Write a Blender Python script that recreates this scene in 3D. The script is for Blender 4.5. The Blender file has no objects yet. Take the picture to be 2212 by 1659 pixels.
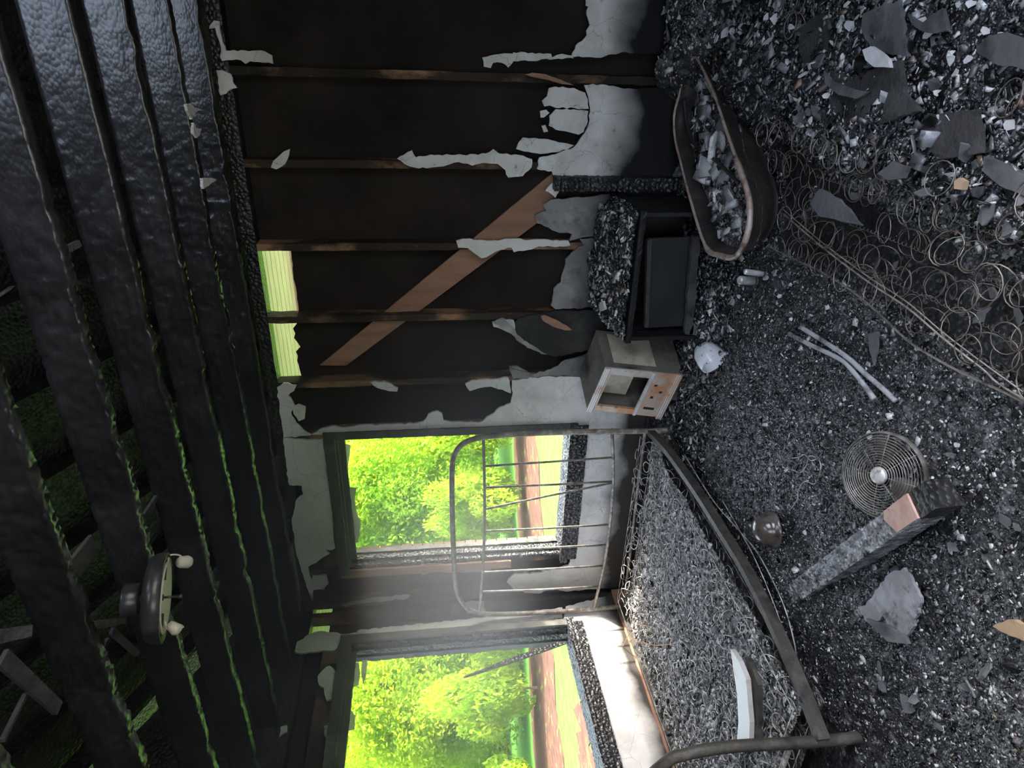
import bpy, math, random
import numpy as np
from mathutils import Vector, Matrix, Euler
random.seed(7); RNG = np.random.default_rng(11)
SC = bpy.context.scene
COL = SC.collection

# ------------------------------------------------------------------ camera
# The photograph was taken with the phone turned: its left side is up.
F_PX, IW, IH = 1400.0, 2212.0, 1659.0
YAW, PIT, ROL = [math.radians(a) for a in (27.552, 6.954, -1.805)]
CAM = np.array([3.575, -3.475, 1.48])
_f = np.array([-math.sin(YAW)*math.cos(PIT), math.cos(YAW)*math.cos(PIT), -math.sin(PIT)])
_r = np.array([math.cos(YAW), math.sin(YAW), 0.0])
_u = np.cross(_r, _f)
RIGHT = _r*math.cos(ROL) + _u*math.sin(ROL)
DOWN = -(-_r*math.sin(ROL) + _u*math.cos(ROL))
FWD = _f
cam_d = bpy.data.cameras.new('camera'); cam_d.sensor_fit = 'HORIZONTAL'; cam_d.sensor_width = 36.0
cam_d.lens = 36.0*F_PX/IW; cam_d.clip_start = 0.02; cam_d.clip_end = 200
cam = bpy.data.objects.new('camera', cam_d); COL.objects.link(cam)
m = Matrix.Identity(4)
for i, ax in enumerate((DOWN, RIGHT, -FWD)):
    for k in range(3): m[k][i] = ax[k]
m[0][3], m[1][3], m[2][3] = CAM
cam.matrix_world = m
SC.camera = cam

# ------------------------------------------------------------------ sky, sun, exposure
wd = bpy.data.worlds.new('sky'); SC.world = wd; wd.use_nodes = True
nt = wd.node_tree
sky = nt.nodes.new('ShaderNodeTexSky'); sky.sky_type = 'NISHITA'; sky.sun_disc = False
sky.sun_elevation = math.radians(35); sky.sun_rotation = math.radians(54)
sky.air_density = 1.0; sky.dust_density = 4.5; sky.ozone_density = 1.0
bgn = nt.nodes['Background']; bgn.inputs['Strength'].default_value = 0.42
hs = nt.nodes.new('ShaderNodeHueSaturation'); hs.inputs['Saturation'].default_value = .62
nt.links.new(sky.outputs[0], hs.inputs['Color']); nt.links.new(hs.outputs[0], bgn.inputs['Color'])
sun_d = bpy.data.lights.new('sun_offscreen', 'SUN'); sun_d.energy = 4.0; sun_d.angle = math.radians(1.0); sun_d.color = (1.0, .93, .80)
sun = bpy.data.objects.new('sun_offscreen', sun_d); COL.objects.link(sun)
sun.rotation_euler = Vector((-1.2, -.86, -1.03)).to_track_quat('-Z', 'Y').to_euler()
SC.view_settings.view_transform = 'Standard'; SC.view_settings.look = 'None'
SC.view_settings.gamma = 1.0; SC.view_settings.use_curve_mapping = False
SC.view_settings.exposure = 2.4

# ------------------------------------------------------------------ pixel helpers (pixel -> point on a known plane)
def ray(x, y):
    return FWD + RIGHT*((IH - y - IH/2)/F_PX) + DOWN*((x - IW/2)/F_PX)
def on(x, y, ax, val):
    d = ray(x, y); return CAM + d*((val - CAM[ax])/d[ax])
def onX(x, y, X=0.0): return on(x, y, 0, X)
def onY(x, y, Y=0.0): return on(x, y, 1, Y)
def onZ(x, y, Z=0.0): return on(x, y, 2, Z)

# ------------------------------------------------------------------ noise
def _hash(ix, iy, s):
    n = (ix.astype(np.int64)*374761393 + iy.astype(np.int64)*668265263 + s*974711) & 0x7fffffff
    n = ((n ^ (n >> 13))*1274126177) & 0x7fffffff
    return ((n ^ (n >> 16)) & 0xffff)/65535.0
def vnoise(x, y, s=0):
    x = np.asarray(x, float); y = np.asarray(y, float)
    ix, iy = np.floor(x), np.floor(y); fx, fy = x-ix, y-iy
    fx = fx*fx*(3-2*fx); fy = fy*fy*(3-2*fy)
    a, b = _hash(ix, iy, s), _hash(ix+1, iy, s); c, d = _hash(ix, iy+1, s), _hash(ix+1, iy+1, s)
    return (a*(1-fx)+b*fx)*(1-fy) + (c*(1-fx)+d*fx)*fy
def fbm(x, y, s=0, o=4):
    v, a, t = 0, 1.0, 0
    for i in range(o):
        v = v + a*vnoise(np.asarray(x)*2**i, np.asarray(y)*2**i, s+i*17); t += a; a *= .5
    return v/t
def worley(x, y, s=0):
    x = np.asarray(x, float); y = np.asarray(y, float); ix, iy = np.floor(x), np.floor(y)
    d1 = np.full(x.shape, 9.); d2 = np.full(x.shape, 9.)
    for dx in (-1, 0, 1):
        for dy in (-1, 0, 1):
            cx = ix+dx; cy = iy+dy
            px = cx + .15+.7*_hash(cx, cy, s); py = cy + .15+.7*_hash(cx, cy, s+5)
            d = np.hypot(px-x, py-y)
            d2 = np.minimum(d2, np.maximum(d, d1)); d1 = np.minimum(d1, d)
    return d1, d2
def sstep(a, b, v):
    t = np.clip((np.asarray(v, float)-a)/(b-a), 0, 1); return t*t*(3-2*t)

# ------------------------------------------------------------------ materials
def mat(name, base, rough=.7, metal=0., spec=.5, mix=None, bump=None, scale=1.0, attr=None, alpha=None, trans=None):
    """mix: list of (colour, noise scale, low, high, stretch xyz); bump: (kind, scale, strength)"""
    M = bpy.data.materials.new(name); M.use_nodes = True
    n, l = M.node_tree.nodes, M.node_tree.links
    P = n['Principled BSDF']; P.inputs['Roughness'].default_value = rough
    P.inputs['Metallic'].default_value = metal; P.inputs['Specular IOR Level'].default_value = spec
    tc = n.new('ShaderNodeNewGeometry')
    def coords(st):
        if st == (1, 1, 1): return tc.outputs['Position']
        v = n.new('ShaderNodeVectorMath'); v.operation = 'MULTIPLY'; v.inputs[1].default_value = st
        l.new(tc.outputs['Position'], v.inputs[0]); return v.outputs[0]
    if attr:
        a = n.new('ShaderNodeVertexColor'); a.layer_name = attr; cur = a.outputs['Color']
    else:
        c = n.new('ShaderNodeRGB'); c.outputs[0].default_value = (*base, 1); cur = c.outputs[0]
    for it in (mix or []):
        col, sc, lo, hi = it[:4]; st = it[4] if len(it) > 4 else (1, 1, 1)
        t = n.new('ShaderNodeTexNoise'); t.inputs['Scale'].default_value = sc; t.inputs['Detail'].default_value = 6
        t.inputs['Roughness'].default_value = .62
        l.new(coords(st), t.inputs['Vector'])
        mr = n.new('ShaderNodeMapRange'); mr.inputs[1].default_value = lo; mr.inputs[2].default_value = hi
        l.new(t.outputs['Fac'], mr.inputs[0])
        mx = n.new('ShaderNodeMix'); mx.data_type = 'RGBA'; l.new(mr.outputs[0], mx.inputs[0])
        l.new(cur, mx.inputs[6]); mx.inputs[7].default_value = (*col, 1); cur = mx.outputs[2]
    M['_cur'] = 0
    l.new(cur, P.inputs['Base Color'])
    if bump:
        kind, sc, strength = bump[:3]; st = bump[3] if len(bump) > 3 else (1, 1, 1)
        if kind == 'noise':
            t = n.new('ShaderNodeTexNoise'); t.inputs['Detail'].default_value = 8; o = t.outputs['Fac']
        else:
            t = n.new('ShaderNodeTexVoronoi'); t.feature = 'F1' if kind == 'cell' else 'DISTANCE_TO_EDGE'; o = t.outputs['Distance']
        t.inputs['Scale'].default_value = sc; l.new(coords(st), t.inputs['Vector'])
        b = n.new('ShaderNodeBump'); b.inputs['Strength'].default_value = strength; b.inputs['Distance'].default_value = .01
        if kind == 'cell': b.invert = True
        l.new(o, b.inputs['Height']); l.new(b.outputs[0], P.inputs['Normal'])
    if trans:
        P.inputs['Transmission Weight'].default_value = trans
    if alpha is not None: P.inputs['Alpha'].default_value = alpha
    return M
def add_soot(M, z0, z1, col=(.012, .012, .013), amp=.5, axis_scale=3.0):
    """soot stain with a ragged noise edge that climbs the plaster from the burnt heap to about z0..z1"""
    n, l = M.node_tree.nodes, M.node_tree.links; P = n['Principled BSDF']
    src = P.inputs['Base Color'].links[0].from_socket
    g = n.new('ShaderNodeNewGeometry'); s = n.new('ShaderNodeSeparateXYZ'); l.new(g.outputs['Position'], s.inputs[0])
    t = n.new('ShaderNodeTexNoise'); t.inputs['Scale'].default_value = axis_scale; t.inputs['Detail'].default_value = 7
    l.new(g.outputs['Position'], t.inputs['Vector'])
    a = n.new('ShaderNodeMath'); a.operation = 'MULTIPLY_ADD'; l.new(t.outputs['Fac'], a.inputs[0]); a.inputs[1].default_value = amp
    l.new(s.outputs['Z'], a.inputs[2])
    mr = n.new('ShaderNodeMapRange'); mr.inputs[1].default_value = z0+amp*.5; mr.inputs[2].default_value = z1+amp*.5
    mr.inputs[3].default_value = 1; mr.inputs[4].default_value = 0; l.new(a.outputs[0], mr.inputs[0])
    mx = n.new('ShaderNodeMix'); mx.data_type = 'RGBA'; l.new(mr.outputs[0], mx.inputs[0]); l.new(src, mx.inputs[6])
    mx.inputs[7].default_value = (*col, 1); l.new(mx.outputs[2], P.inputs['Base Color'])
    return M
def add_cracks(M, scale=5, width=.006, col=(.06, .055, .05)):
    n, l = M.node_tree.nodes, M.node_tree.links; P = n['Principled BSDF']
    src = P.inputs['Base Color'].links[0].from_socket
    g = n.new('ShaderNodeNewGeometry')
    d = n.new('ShaderNodeTexNoise'); d.inputs['Scale'].default_value = 9; d.inputs['Detail'].default_value = 5; l.new(g.outputs['Position'], d.inputs['Vector'])
    va = n.new('ShaderNodeVectorMath'); va.operation = 'MULTIPLY_ADD'; l.new(d.outputs['Color'], va.inputs[0]); va.inputs[1].default_value = (.12,)*3
    l.new(g.outputs['Position'], va.inputs[2])
    v = n.new('ShaderNodeTexVoronoi'); v.feature = 'DISTANCE_TO_EDGE'; v.inputs['Scale'].default_value = scale; l.new(va.outputs[0], v.inputs['Vector'])
    mr = n.new('ShaderNodeMapRange'); mr.inputs[1].default_value = 0; mr.inputs[2].default_value = width; mr.inputs[3].default_value = .6; mr.inputs[4].default_value = 0
    l.new(v.outputs['Distance'], mr.inputs[0])
    mx = n.new('ShaderNodeMix'); mx.data_type = 'RGBA'; l.new(mr.outputs[0], mx.inputs[0]); l.new(src, mx.inputs[6])
    mx.inputs[7].default_value = (*col, 1); l.new(mx.outputs[2], P.inputs['Base Color'])
    return M

M = {}
M['sheath'] = mat('sheathing_board', (.022, .017, .0155), .93, spec=.2, mix=[((.038, .029, .0245), 1.7, .42, .68), ((.010, .0085, .008), 2.6, .50, .75)], bump=('noise', 90, .25))
M['stud'] = mat('scorched_stud', (.040, .027, .020), .8, spec=.3, mix=[((.34, .19, .11), 3.2, .51, .60, (1, 1, .55)), ((.012, .010, .009), 2.4, .48, .66, (1, 1, .8))], bump=('noise', 40, .4, (6, 6, 1)))
M['brace'] = mat('bare_pine', (.36, .20, .135), .75, spec=.3, mix=[((.24, .125, .08), 3.0, .45, .7, (5, 5, 1)), ((.06, .04, .03), 1.6, .60, .8)], bump=('noise', 60, .2, (8, 8, 1)))
M['char'] = mat('charred_wood', (.010, .010, .011), .42, spec=.55, mix=[((.030, .030, .033), 7, .45, .7)], bump=('cell', 55, .7))
M['charjoist'] = mat('charred_joist', (.012, .0115, .012), .30, spec=.75, mix=[((.028, .027, .029), 5, .45, .7)], bump=('cell', 60, .10, (1, 1, 1.6)))
M['charash'] = mat('ash_grey_char', (.13, .13, .138), .4, spec=.7, mix=[((.42, .42, .44), 30, .42, .60), ((.02, .02, .022), 18, .52, .66)], bump=('cell', 70, .9))
M['charjamb'] = mat('scaly_charred_jamb', (.030, .031, .032), .38, spec=.8, mix=[((.20, .20, .205), 34, .50, .62), ((.010, .010, .010), 20, .5, .64)], bump=('cell', 60, .5))
M['plaster'] = add_cracks(mat('wall_plaster', (.68, .665, .645), .9, spec=.25, mix=[((.50, .485, .46), 4.0, .45, .70), ((.76, .75, .74), 9, .5, .7), ((.16, .15, .145), 16, .63, .74)], bump=('noise', 35, .25)), 4.5)
M['plaster'] = add_soot(M['plaster'], .40, .62, amp=.36, axis_scale=2.6)
M['plaster_hi'] = mat('upper_plaster', (.68, .665, .645), .9, spec=.25, mix=[((.50, .485, .46), 4.0, .45, .70), ((.76, .75, .74), 9, .5, .7), ((.16, .15, .145), 16, .63, .74)], bump=('noise', 35, .25))
add_cracks(M['plaster_hi'], 3.2)
M['plaster_black'] = mat('sooted_plaster', (.016, .016, .016), .6, spec=.4, mix=[((.075, .072, .068), 2.2, .52, .72), ((.62, .60, .57), 8.5, .645, .665)], bump=('noise', 30, .3))
M['plaster_grey'] = add_soot(mat('smoked_plaster', (.26, .25, .245), .85, spec=.3, mix=[((.46, .45, .44), 4, .5, .7), ((.06, .06, .06), 6, .52, .7)], bump=('noise', 35, .25)), .50, .75, amp=.3)
M['plaster_warm'] = add_cracks(mat('window_wall_plaster', (.68, .665, .645), .9, spec=.25, mix=[((.50, .485, .46), 4.0, .45, .70), ((.76, .75, .74), 9, .5, .7)], bump=('noise', 30, .2)), 4.2)
add_soot(M['plaster_warm'], .24, .34, col=(.05, .045, .04), amp=.26)
M['shard'] = mat('plaster_shard', (.62, .61, .60), .8, spec=.35, mix=[((.46, .455, .45), 14, .45, .65), ((.08, .08, .08), 12, .62, .72)], bump=('noise', 60, .3))
M['sheetgrey'] = mat('ash_grey_sheet', (.10, .10, .105), .6, spec=.5, mix=[((.17, .17, .175), 6, .45, .7), ((.03, .03, .03), 9, .5, .7)], bump=('noise', 45, .35))
M['sheetdark'] = mat('burnt_board', (.045, .043, .042), .72, spec=.4, mix=[((.085, .082, .08), 7, .45, .7), ((.012, .012, .012), 12, .52, .7)], bump=('noise', 80, .6))
M['bed'] = mat('scorched_bed_tube', (.27, .235, .20), .5, metal=.3, mix=[((.50, .46, .42), 30, .48, .62), ((.09, .075, .06), 14, .5, .7)], bump=('noise', 120, .3))
M['beddark'] = mat('scorched_bed_rail', (.085, .078, .07), .55, metal=.35, mix=[((.16, .14, .12), 14, .48, .68), ((.03, .027, .025), 9, .52, .7)], bump=('noise', 90, .3))
M['wire'] = mat('burnt_spring_wire', (.20, .165, .14), .42, metal=.55, mix=[((.09, .075, .065), 22, .45, .65)])
M['wire2'] = mat('paler_spring_wire', (.36, .31, .27), .42, metal=.5, mix=[((.12, .10, .085), 22, .45, .65)])
M['wirelight'] = mat('ashy_spring_wire', (.58, .55, .51), .45, metal=.4, mix=[((.12, .11, .10), 25, .45, .65)])
M['rust'] = mat('rusty_tub_metal', (.040, .034, .031), .6, metal=.3, mix=[((.10, .075, .06), 7, .52, .70), ((.016, .015, .014), 5, .5, .68)], bump=('noise', 70, .4))
M['rustrim'] = mat('rusty_rim', (.46, .34, .27), .55, metal=.3, mix=[((.55, .50, .46), 12, .5, .66), ((.12, .075, .05), 16, .52, .66)], bump=('noise', 90, .4))
M['mwmetal'] = mat('scorched_enamel', (.56, .42, .33), .5, metal=.3, mix=[((.62, .59, .56), 6, .45, .62), ((.60, .30, .15), 7, .46, .58), ((.15, .11, .08), 20, .62, .72)], bump=('noise', 60, .15))
M['mwcase'] = mat('smoked_steel_case', (.17, .155, .13), .55, metal=.3, mix=[((.24, .22, .19), 8, .48, .66), ((.03, .028, .025), 6, .5, .68)])
M['mwmesh'] = mat('perforated_vent', (.74, .66, .54), .5, metal=.2, mix=[((.52, .45, .34), 14, .45, .65)])
M['black'] = mat('soot_black', (.008, .008, .0085), .55, spec=.4, mix=[((.02, .02, .021), 8, .45, .7)], bump=('noise', 40, .2))
M['blacksheen'] = mat('burnt_black_panel', (.017, .017, .018), .5, spec=.45, mix=[((.032, .032, .034), 6, .45, .7)])
M['ceramic'] = mat('white_ceramic', (.72, .73, .76), .25, spec=.6, mix=[((.05, .05, .05), 26, .62, .66)])
M['steel'] = mat('bright_steel', (.74, .74, .75), .25, metal=.35, mix=[((.25, .24, .24), 9, .45, .65)])
M['grille'] = mat('fan_wire', (.50, .47, .43), .35, metal=.6, mix=[((.16, .14, .12), 20, .45, .65)])
M['badge'] = mat('fan_badge', (.66, .63, .60), .35, metal=.3, mix=[((.28, .27, .27), 40, .5, .62)])
M['brownshiny'] = mat('glazed_brown', (.085, .068, .055), .18, spec=.7, mix=[((.16, .15, .15), 9, .5, .65), ((.02, .018, .016), 12, .52, .66)])
M['pinewood'] = mat('raw_pink_wood', (.60, .40, .34), .7, mix=[((.50, .31, .25), 20, .45, .6), ((.16, .11, .10), 30, .66, .72)])
M['rod'] = mat('ash_coated_rod', (.42, .42, .43), .6, mix=[((.10, .10, .105), 12, .5, .62)])
M['brick'] = mat('pink_brick', (.15, .082, .066), .85, mix=[((.105, .055, .045), 14, .45, .65)], bump=('noise', 80, .4))
M['mortar'] = mat('brick_veneer', (.30, .25, .22), .9, bump=('noise', 60, .3))
M['soffit'] = mat('soffit_board', (.42, .33, .30), .8, mix=[((.33, .25, .225), 12, .45, .65, (.4, 3, 3))])
M['frame'] = mat('scorched_window_wood', (.060, .062, .055), .6, mix=[((.13, .13, .115), 6, .48, .66), ((.02, .02, .018), 8, .5, .66)], bump=('noise', 50, .4))
M['glass'] = mat('smoky_glass', (.55, .57, .57), .15, alpha=.75, mix=[((.30, .31, .31), 7, .45, .65)])
M['ashlight'] = mat('pale_ash', (.10, .098, .095), .5, spec=.6, mix=[((.46, .45, .435), 30, .48, .62), ((.012, .012, .012), 14, .50, .64)], bump=('cell', 110, .8))
M['ashsheet'] = mat('ash_dusted_plaster', (.24, .24, .25), .75, spec=.4, mix=[((.36, .36, .375), 12, .45, .65), ((.06, .06, .065), 16, .54, .66)], bump=('noise', 50, .4))
M['tan'] = mat('torn_tan_wood', (.42, .29, .18), .8, mix=[((.25, .16, .09), 18, .45, .65)])
M['bounce_grey'] = mat('bounce_slab', (.30, .30, .31), .9, mix=[((.24, .24, .245), 4, .45, .65)])  # plain grey for the unseen ground slabs added for neutral bounce light
M['floor'] = mat('charred_floor', (.02, .02, .021), .7, mix=[((.05, .05, .052), 10, .45, .65)])
M['ash'] = mat('ash_bed', (.030, .030, .032), .33, spec=.85, mix=[((.15, .15, .158), 26, .52, .66), ((.36, .36, .375), 60, .60, .70), ((.012, .012, .0125), 9, .52, .68)], bump=('cell', 120, .45))
M['chips'] = mat('burnt_chips', (0, 0, 0), .27, spec=.9, attr='Col', mix=[((.012, .012, .013), 60, .56, .74)], bump=('noise', 140, .25))
M['lampwhite'] = mat('lamp_reflector', (.62, .57, .47), .5, mix=[((.46, .42, .34), 9, .48, .68)])
M['lampdark'] = mat('lamp_shell', (.055, .054, .056), .32, metal=.5, mix=[((.12, .12, .13), 12, .45, .65)])
M['copper'] = mat('heat_tinted_wire', (.46, .22, .11), .45, metal=.5)
M['whitemetal'] = mat('pale_enamel_rail', (.66, .62, .60), .35, spec=.6, mix=[((.42, .28, .20), 5, .56, .68)])
M['grass'] = mat('lawn', (.052, .160, .017), .9, spec=.2, mix=[((.080, .205, .030), 6, .45, .65), ((.10, .11, .05), 1.1, .64, .74)], bump=('noise', 50, .6))
M['dirt'] = mat('bare_earth', (.085, .046, .033), .95, spec=.1, mix=[((.055, .03, .021), 6, .45, .65), ((.12, .18, .04), 4, .58, .66)], bump=('noise', 30, .5))
M['bark'] = mat('bark', (.12, .085, .06), .9, mix=[((.22, .17, .12), 9, .45, .65)], bump=('noise', 40, .6))
def leafmat(name, c1, c2, c3):
    m_ = mat(name, c1, .55, spec=.3, mix=[(c2, 1.3, .42, .62), (c3, 5.0, .52, .66)])
    n, l = m_.node_tree.nodes, m_.node_tree.links; P = n['Principled BSDF']
    src = P.inputs['Base Color'].links[0].from_socket
    t = n.new('ShaderNodeBsdfTranslucent'); l.new(src, t.inputs['Color'])
    mx = n.new('ShaderNodeMixShader'); mx.inputs[0].default_value = .55
    l.new(P.outputs[0], mx.inputs[1]); l.new(t.outputs[0], mx.inputs[2]); l.new(mx.outputs[0], n['Material Output'].inputs['Surface'])
    return m_
M['leaf'] = leafmat('yellow_green_leaves', (.30, .48, .022), (.41, .53, .026), (.22, .41, .022))  # yellow-green leaf colour, another species than the deep green one
M['leaf2'] = leafmat('deep_green_leaves', (.25, .47, .022), (.37, .55, .026), (.12, .28, .02))

# ------------------------------------------------------------------ object helpers
def worldloc(o):
    v = Vector((0, 0, 0))
    while o is not None: v = v + o.location; o = o.parent
    return np.array(v)
def mesh(name, V, Fc, m_, smooth=False, col=None):
    me = bpy.data.meshes.new(name)
    V = np.asarray(V, float)
    if isinstance(Fc, np.ndarray):
        k = Fc.shape[1]
        me.vertices.add(len(V)); me.vertices.foreach_set('co', V.astype(np.float32).ravel())
        me.loops.add(Fc.size); me.loops.foreach_set('vertex_index', Fc.astype(np.int32).ravel())
        me.polygons.add(len(Fc)); me.polygons.foreach_set('loop_start', np.arange(0, Fc.size, k, dtype=np.int32))
        me.update(calc_edges=True); me.validate()
    else:
        me.from_pydata([tuple(v) for v in V], [], [tuple(int(i) for i in f) for f in Fc]); me.update()
    if smooth: me.polygons.foreach_set('use_smooth', np.ones(len(me.polygons), bool))
    if col is not None:
        a = me.color_attributes.new('Col', 'FLOAT_COLOR', 'POINT'); a.data.foreach_set('color', np.c_[col, np.ones(len(col))].astype(np.float32).ravel())
    me.materials.append(m_)
    return me
def tag(o, label=None, cat=None, group=None, kind=None):
    if label: o['label'] = label
    if cat: o['category'] = cat
    if group: o['group'] = group
    if kind: o['kind'] = kind
    return o
def obj(name, V, Fc, m_, parent=None, smooth=False, col=None, base=None):
    """one mesh object; vertices are given in world space"""
    V = np.asarray(V, float)
    o0 = worldloc(parent) if parent is not None else np.zeros(3)
    b = np.asarray(base, float) if base is not None else o0
    o = bpy.data.objects.new(name, mesh(name, V-b, Fc, m_, smooth, col)); COL.objects.link(o)
    if parent is not None: o.parent = parent
    o.location = Vector(b-o0)
    return o
def put(name, me, loc, parent=None, rot=(0, 0, 0), scale=(1, 1, 1)):
    o = bpy.data.objects.new(name, me); COL.objects.link(o)
    p0 = worldloc(parent) if parent is not None else np.zeros(3)
    o.parent = parent; o.location = Vector(np.asarray(loc, float)-p0); o.rotation_euler = rot; o.scale = scale
    return o
def thing(name, label, cat, loc, group=None):
    o = bpy.data.objects.new(name, None); COL.objects.link(o); o.location = Vector(loc); o.empty_display_size = .1
    return tag(o, label, cat, group)
def struct(name, label, cat, loc=(0, 0, 0)):
    return tag(thing(name, label, cat, loc), kind='structure')
class B:
    def __init__(s): s.V = []; s.F = []
    def add(s, V, Fc):
        k = len(s.V); s.V += [tuple(v) for v in V]; s.F += [tuple(i+k for i in f) for f in Fc]; return s
    def box(s, lo, hi, R=None, c=None):
        lo, hi = np.array(lo, float), np.array(hi, float)
        V = np.array([[(lo, hi)[i][0], (lo, hi)[j][1], (lo, hi)[k][2]] for i in (0, 1) for j in (0, 1) for k in (0, 1)])
        if R is not None:
            c = V.mean(0) if c is None else np.asarray(c); V = (V-c)@np.array(R).T + c
        return s.add(V, [(0, 1, 3, 2), (4, 6, 7, 5), (0, 4, 5, 1), (2, 3, 7, 6), (0, 2, 6, 4), (1, 5, 7, 3)])
    def tube(s, pts, r, n=8, closed=False, caps=True):
        P = np.asarray(pts, float); N = len(P); r = np.broadcast_to(np.asarray(r, float), (N,))
        T = np.roll(P, -1, 0)-np.roll(P, 1, 0)
        if not closed: T[0] = P[1]-P[0]; T[-1] = P[-1]-P[-2]
        T /= np.linalg.norm(T, axis=1)[:, None]+1e-12
        u = np.cross(T[0], (0, 0, 1.)); 
        if np.linalg.norm(u) < .1: u = np.cross(T[0], (1., 0, 0))
        V = []
        for i in range(N):
            u = u-T[i]*np.dot(u, T[i]); u /= np.linalg.norm(u)+1e-12; w = np.cross(T[i], u)
            for k in range(n):
                a = 2*math.pi*k/n; V.append(P[i]+r[i]*(u*math.cos(a)+w*math.sin(a)))
        Fc = []
        for i in range(N if closed else N-1):
            j = (i+1) % N
            for k in range(n): k2 = (k+1) % n; Fc.append((i*n+k, i*n+k2, j*n+k2, j*n+k))
        if caps and not closed: Fc += [tuple(range(n))[::-1], tuple(range((N-1)*n, N*n))]
        return s.add(V, Fc)
    def lathe(s, prof, c=(0, 0, 0), n=28, R=None, a0=0, a1=2*math.pi):
        """profile of (radius, z)"""
        full = abs(a1-a0-2*math.pi) < 1e-6; m_ = n if full else n+1
        V = np.array([[r*math.cos(a0+(a1-a0)*k/n), r*math.sin(a0+(a1-a0)*k/n), z] for r, z in prof for k in range(m_)])
        if R is not None: V = V@np.array(R).T
        V = V+np.asarray(c)
        Fc = [(i*m_+k, i*m_+(k+1) % m_, (i+1)*m_+(k+1) % m_, (i+1)*m_+k) for i in range(len(prof)-1) for k in range(n if not full else m_)]
        return s.add(V, Fc)
    def build(s, name, m_, parent=None, smooth=False, base=None): return obj(name, s.V, s.F, m_, parent, smooth, base=base)
def smoothline(pts, n=6, closed=False):
    P = np.asarray(pts, float); N = len(P); out = []
    for i in range(N if closed else N-1):
        if closed: p0, p1, p2, p3 = P[i-1], P[i], P[(i+1) % N], P[(i+2) % N]
        else: p0, p1, p2, p3 = P[max(i-1, 0)], P[i], P[i+1], P[min(i+2, N-1)]
        for k in range(n):
            t = k/n; out.append(.5*((2*p1)+(-p0+p2)*t+(2*p0-5*p1+4*p2-p3)*t*t+(-p0+3*p1-3*p2+p3)*t**3))
    if not closed: out.append(P[-1])
    return np.array(out)
def jag(pts, step=9, amp=2.2, rnd=None):
    """ragged outline: subdivide a traced outline and shake it"""
    rnd = rnd or random.Random(len(pts)*31+int(pts[0][0])); out = []
    for i, p in enumerate(pts):
        q = pts[(i+1) % len(pts)]; L = math.hypot(q[0]-p[0], q[1]-p[1]); k = max(1, int(L/step))
        nx, ny = (-(q[1]-p[1])/(L+1e-9), (q[0]-p[0])/(L+1e-9))
        for j in range(k):
            t = j/k; a = 0 if j == 0 else rnd.uniform(-amp, amp)
            out.append((p[0]+(q[0]-p[0])*t+nx*a, p[1]+(q[1]-p[1])*t+ny*a))
    return out
def slab(b, P, nrm, th):
    """closed plate: outline P in space, thickened by th against its normal"""
    P = np.asarray(P, float); nrm = np.asarray(nrm, float); N = len(P)
    a = np.zeros(3)
    for i in range(N): a += np.cross(P[i]-P[0], P[(i+1) % N]-P[0])
    if np.dot(a, nrm) < 0: P = P[::-1]
    Q = P-nrm*th
    return b.add(np.r_[P, Q], [tuple(range(N)), tuple(range(2*N-1, N-1, -1))]+[(i, i+N, (i+1) % N+N, (i+1) % N) for i in range(N)])
def rotz(a): return np.array(Matrix.Rotation(a, 3, 'Z'))
def eul(x, y, z): return np.array(Euler((x, y, z)).to_matrix())

# ================================================================== STRUCTURE
RX, RY = 4.35, -4.30            # room: X 0..RX, Y RY..0
floor = struct('floor', 'charred black room floor under the burnt debris', 'floor')
B().box((-.1, RY-.1, -.12), (RX+.1, .1, 0)).build('subfloor', M['floor'], floor)

# ---- back wall: studs, sheathing, brace, plates, plaster that is left
wb = struct('wall_back', 'burnt stud wall with brown sheathing and torn plaster', 'wall')
W1 = (.37, 1.42, .62, 2.10)     # window opening X0,X1,Z0,Z1
TOPP = 2.375
def stud(parent, lo, hi, m_='stud', seed=0, name='stud'):
    """timber with slightly eaten edges"""
    lo, hi = np.array(lo, float), np.array(hi, float); n = 40; rn = np.random.default_rng(seed)
    ax = int(np.argmax(hi-lo)); oth = [a for a in range(3) if a != ax]; V = []
    for i in range(n+1):
        t = lo[ax]+(hi[ax]-lo[ax])*i/n
        for (s, q) in ((0, 0), (1, 0), (1, 1), (0, 1)):
            p = np.zeros(3); p[ax] = t; p[oth[0]] = (lo, hi)[s][oth[0]]; p[oth[1]] = (lo, hi)[q][oth[1]]
            j = rn.normal(0, .0012, 2); p[oth[0]] += j[0]; p[oth[1]] += j[1]; V.append(p)
    Fc = [(i*4+k, i*4+(k+1) % 4, i*4+4+(k+1) % 4, i*4+4+k) for i in range(n) for k in range(4)]+[(3, 2, 1, 0), tuple(range(n*4, n*4+4))]
    return obj(name, V, Fc, M[m_], parent)
SX = [4.28, 3.86, 3.45, 3.035, 2.61, 2.20, 1.79]
for i, x in enumerate(SX): stud(wb, (x-.019, .014, .04), (x+.019, .104, TOPP), seed=i)
stud(wb, (W1[1]+.005, .014, .04), (W1[1]+.043, .104, TOPP), seed=20); stud(wb, (W1[0]-.043, .014, .04), (W1[0]-.005, .104, TOPP), seed=21)
stud(wb, (.0, .014, .04), (.04, .104, TOPP), seed=22)
stud(wb, (W1[0], .014, W1[3]+.02), (W1[1], .104, W1[3]+.16), seed=23, name='window_header')
for k, xx in enumerate((.72, 1.08)): stud(wb, (xx-.019, .014, .04), (xx+.019, .104, W1[2]-.03), seed=24+k, name='cripple_stud')
stud(wb, (-.1, .014, TOPP), (RX+.1, .104, 2.44), 'char', 25, 'top_plate'); stud(wb, (-.1, .014, 0), (RX+.1, .104, .04), 'char', 26, 'bottom_plate')
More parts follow.
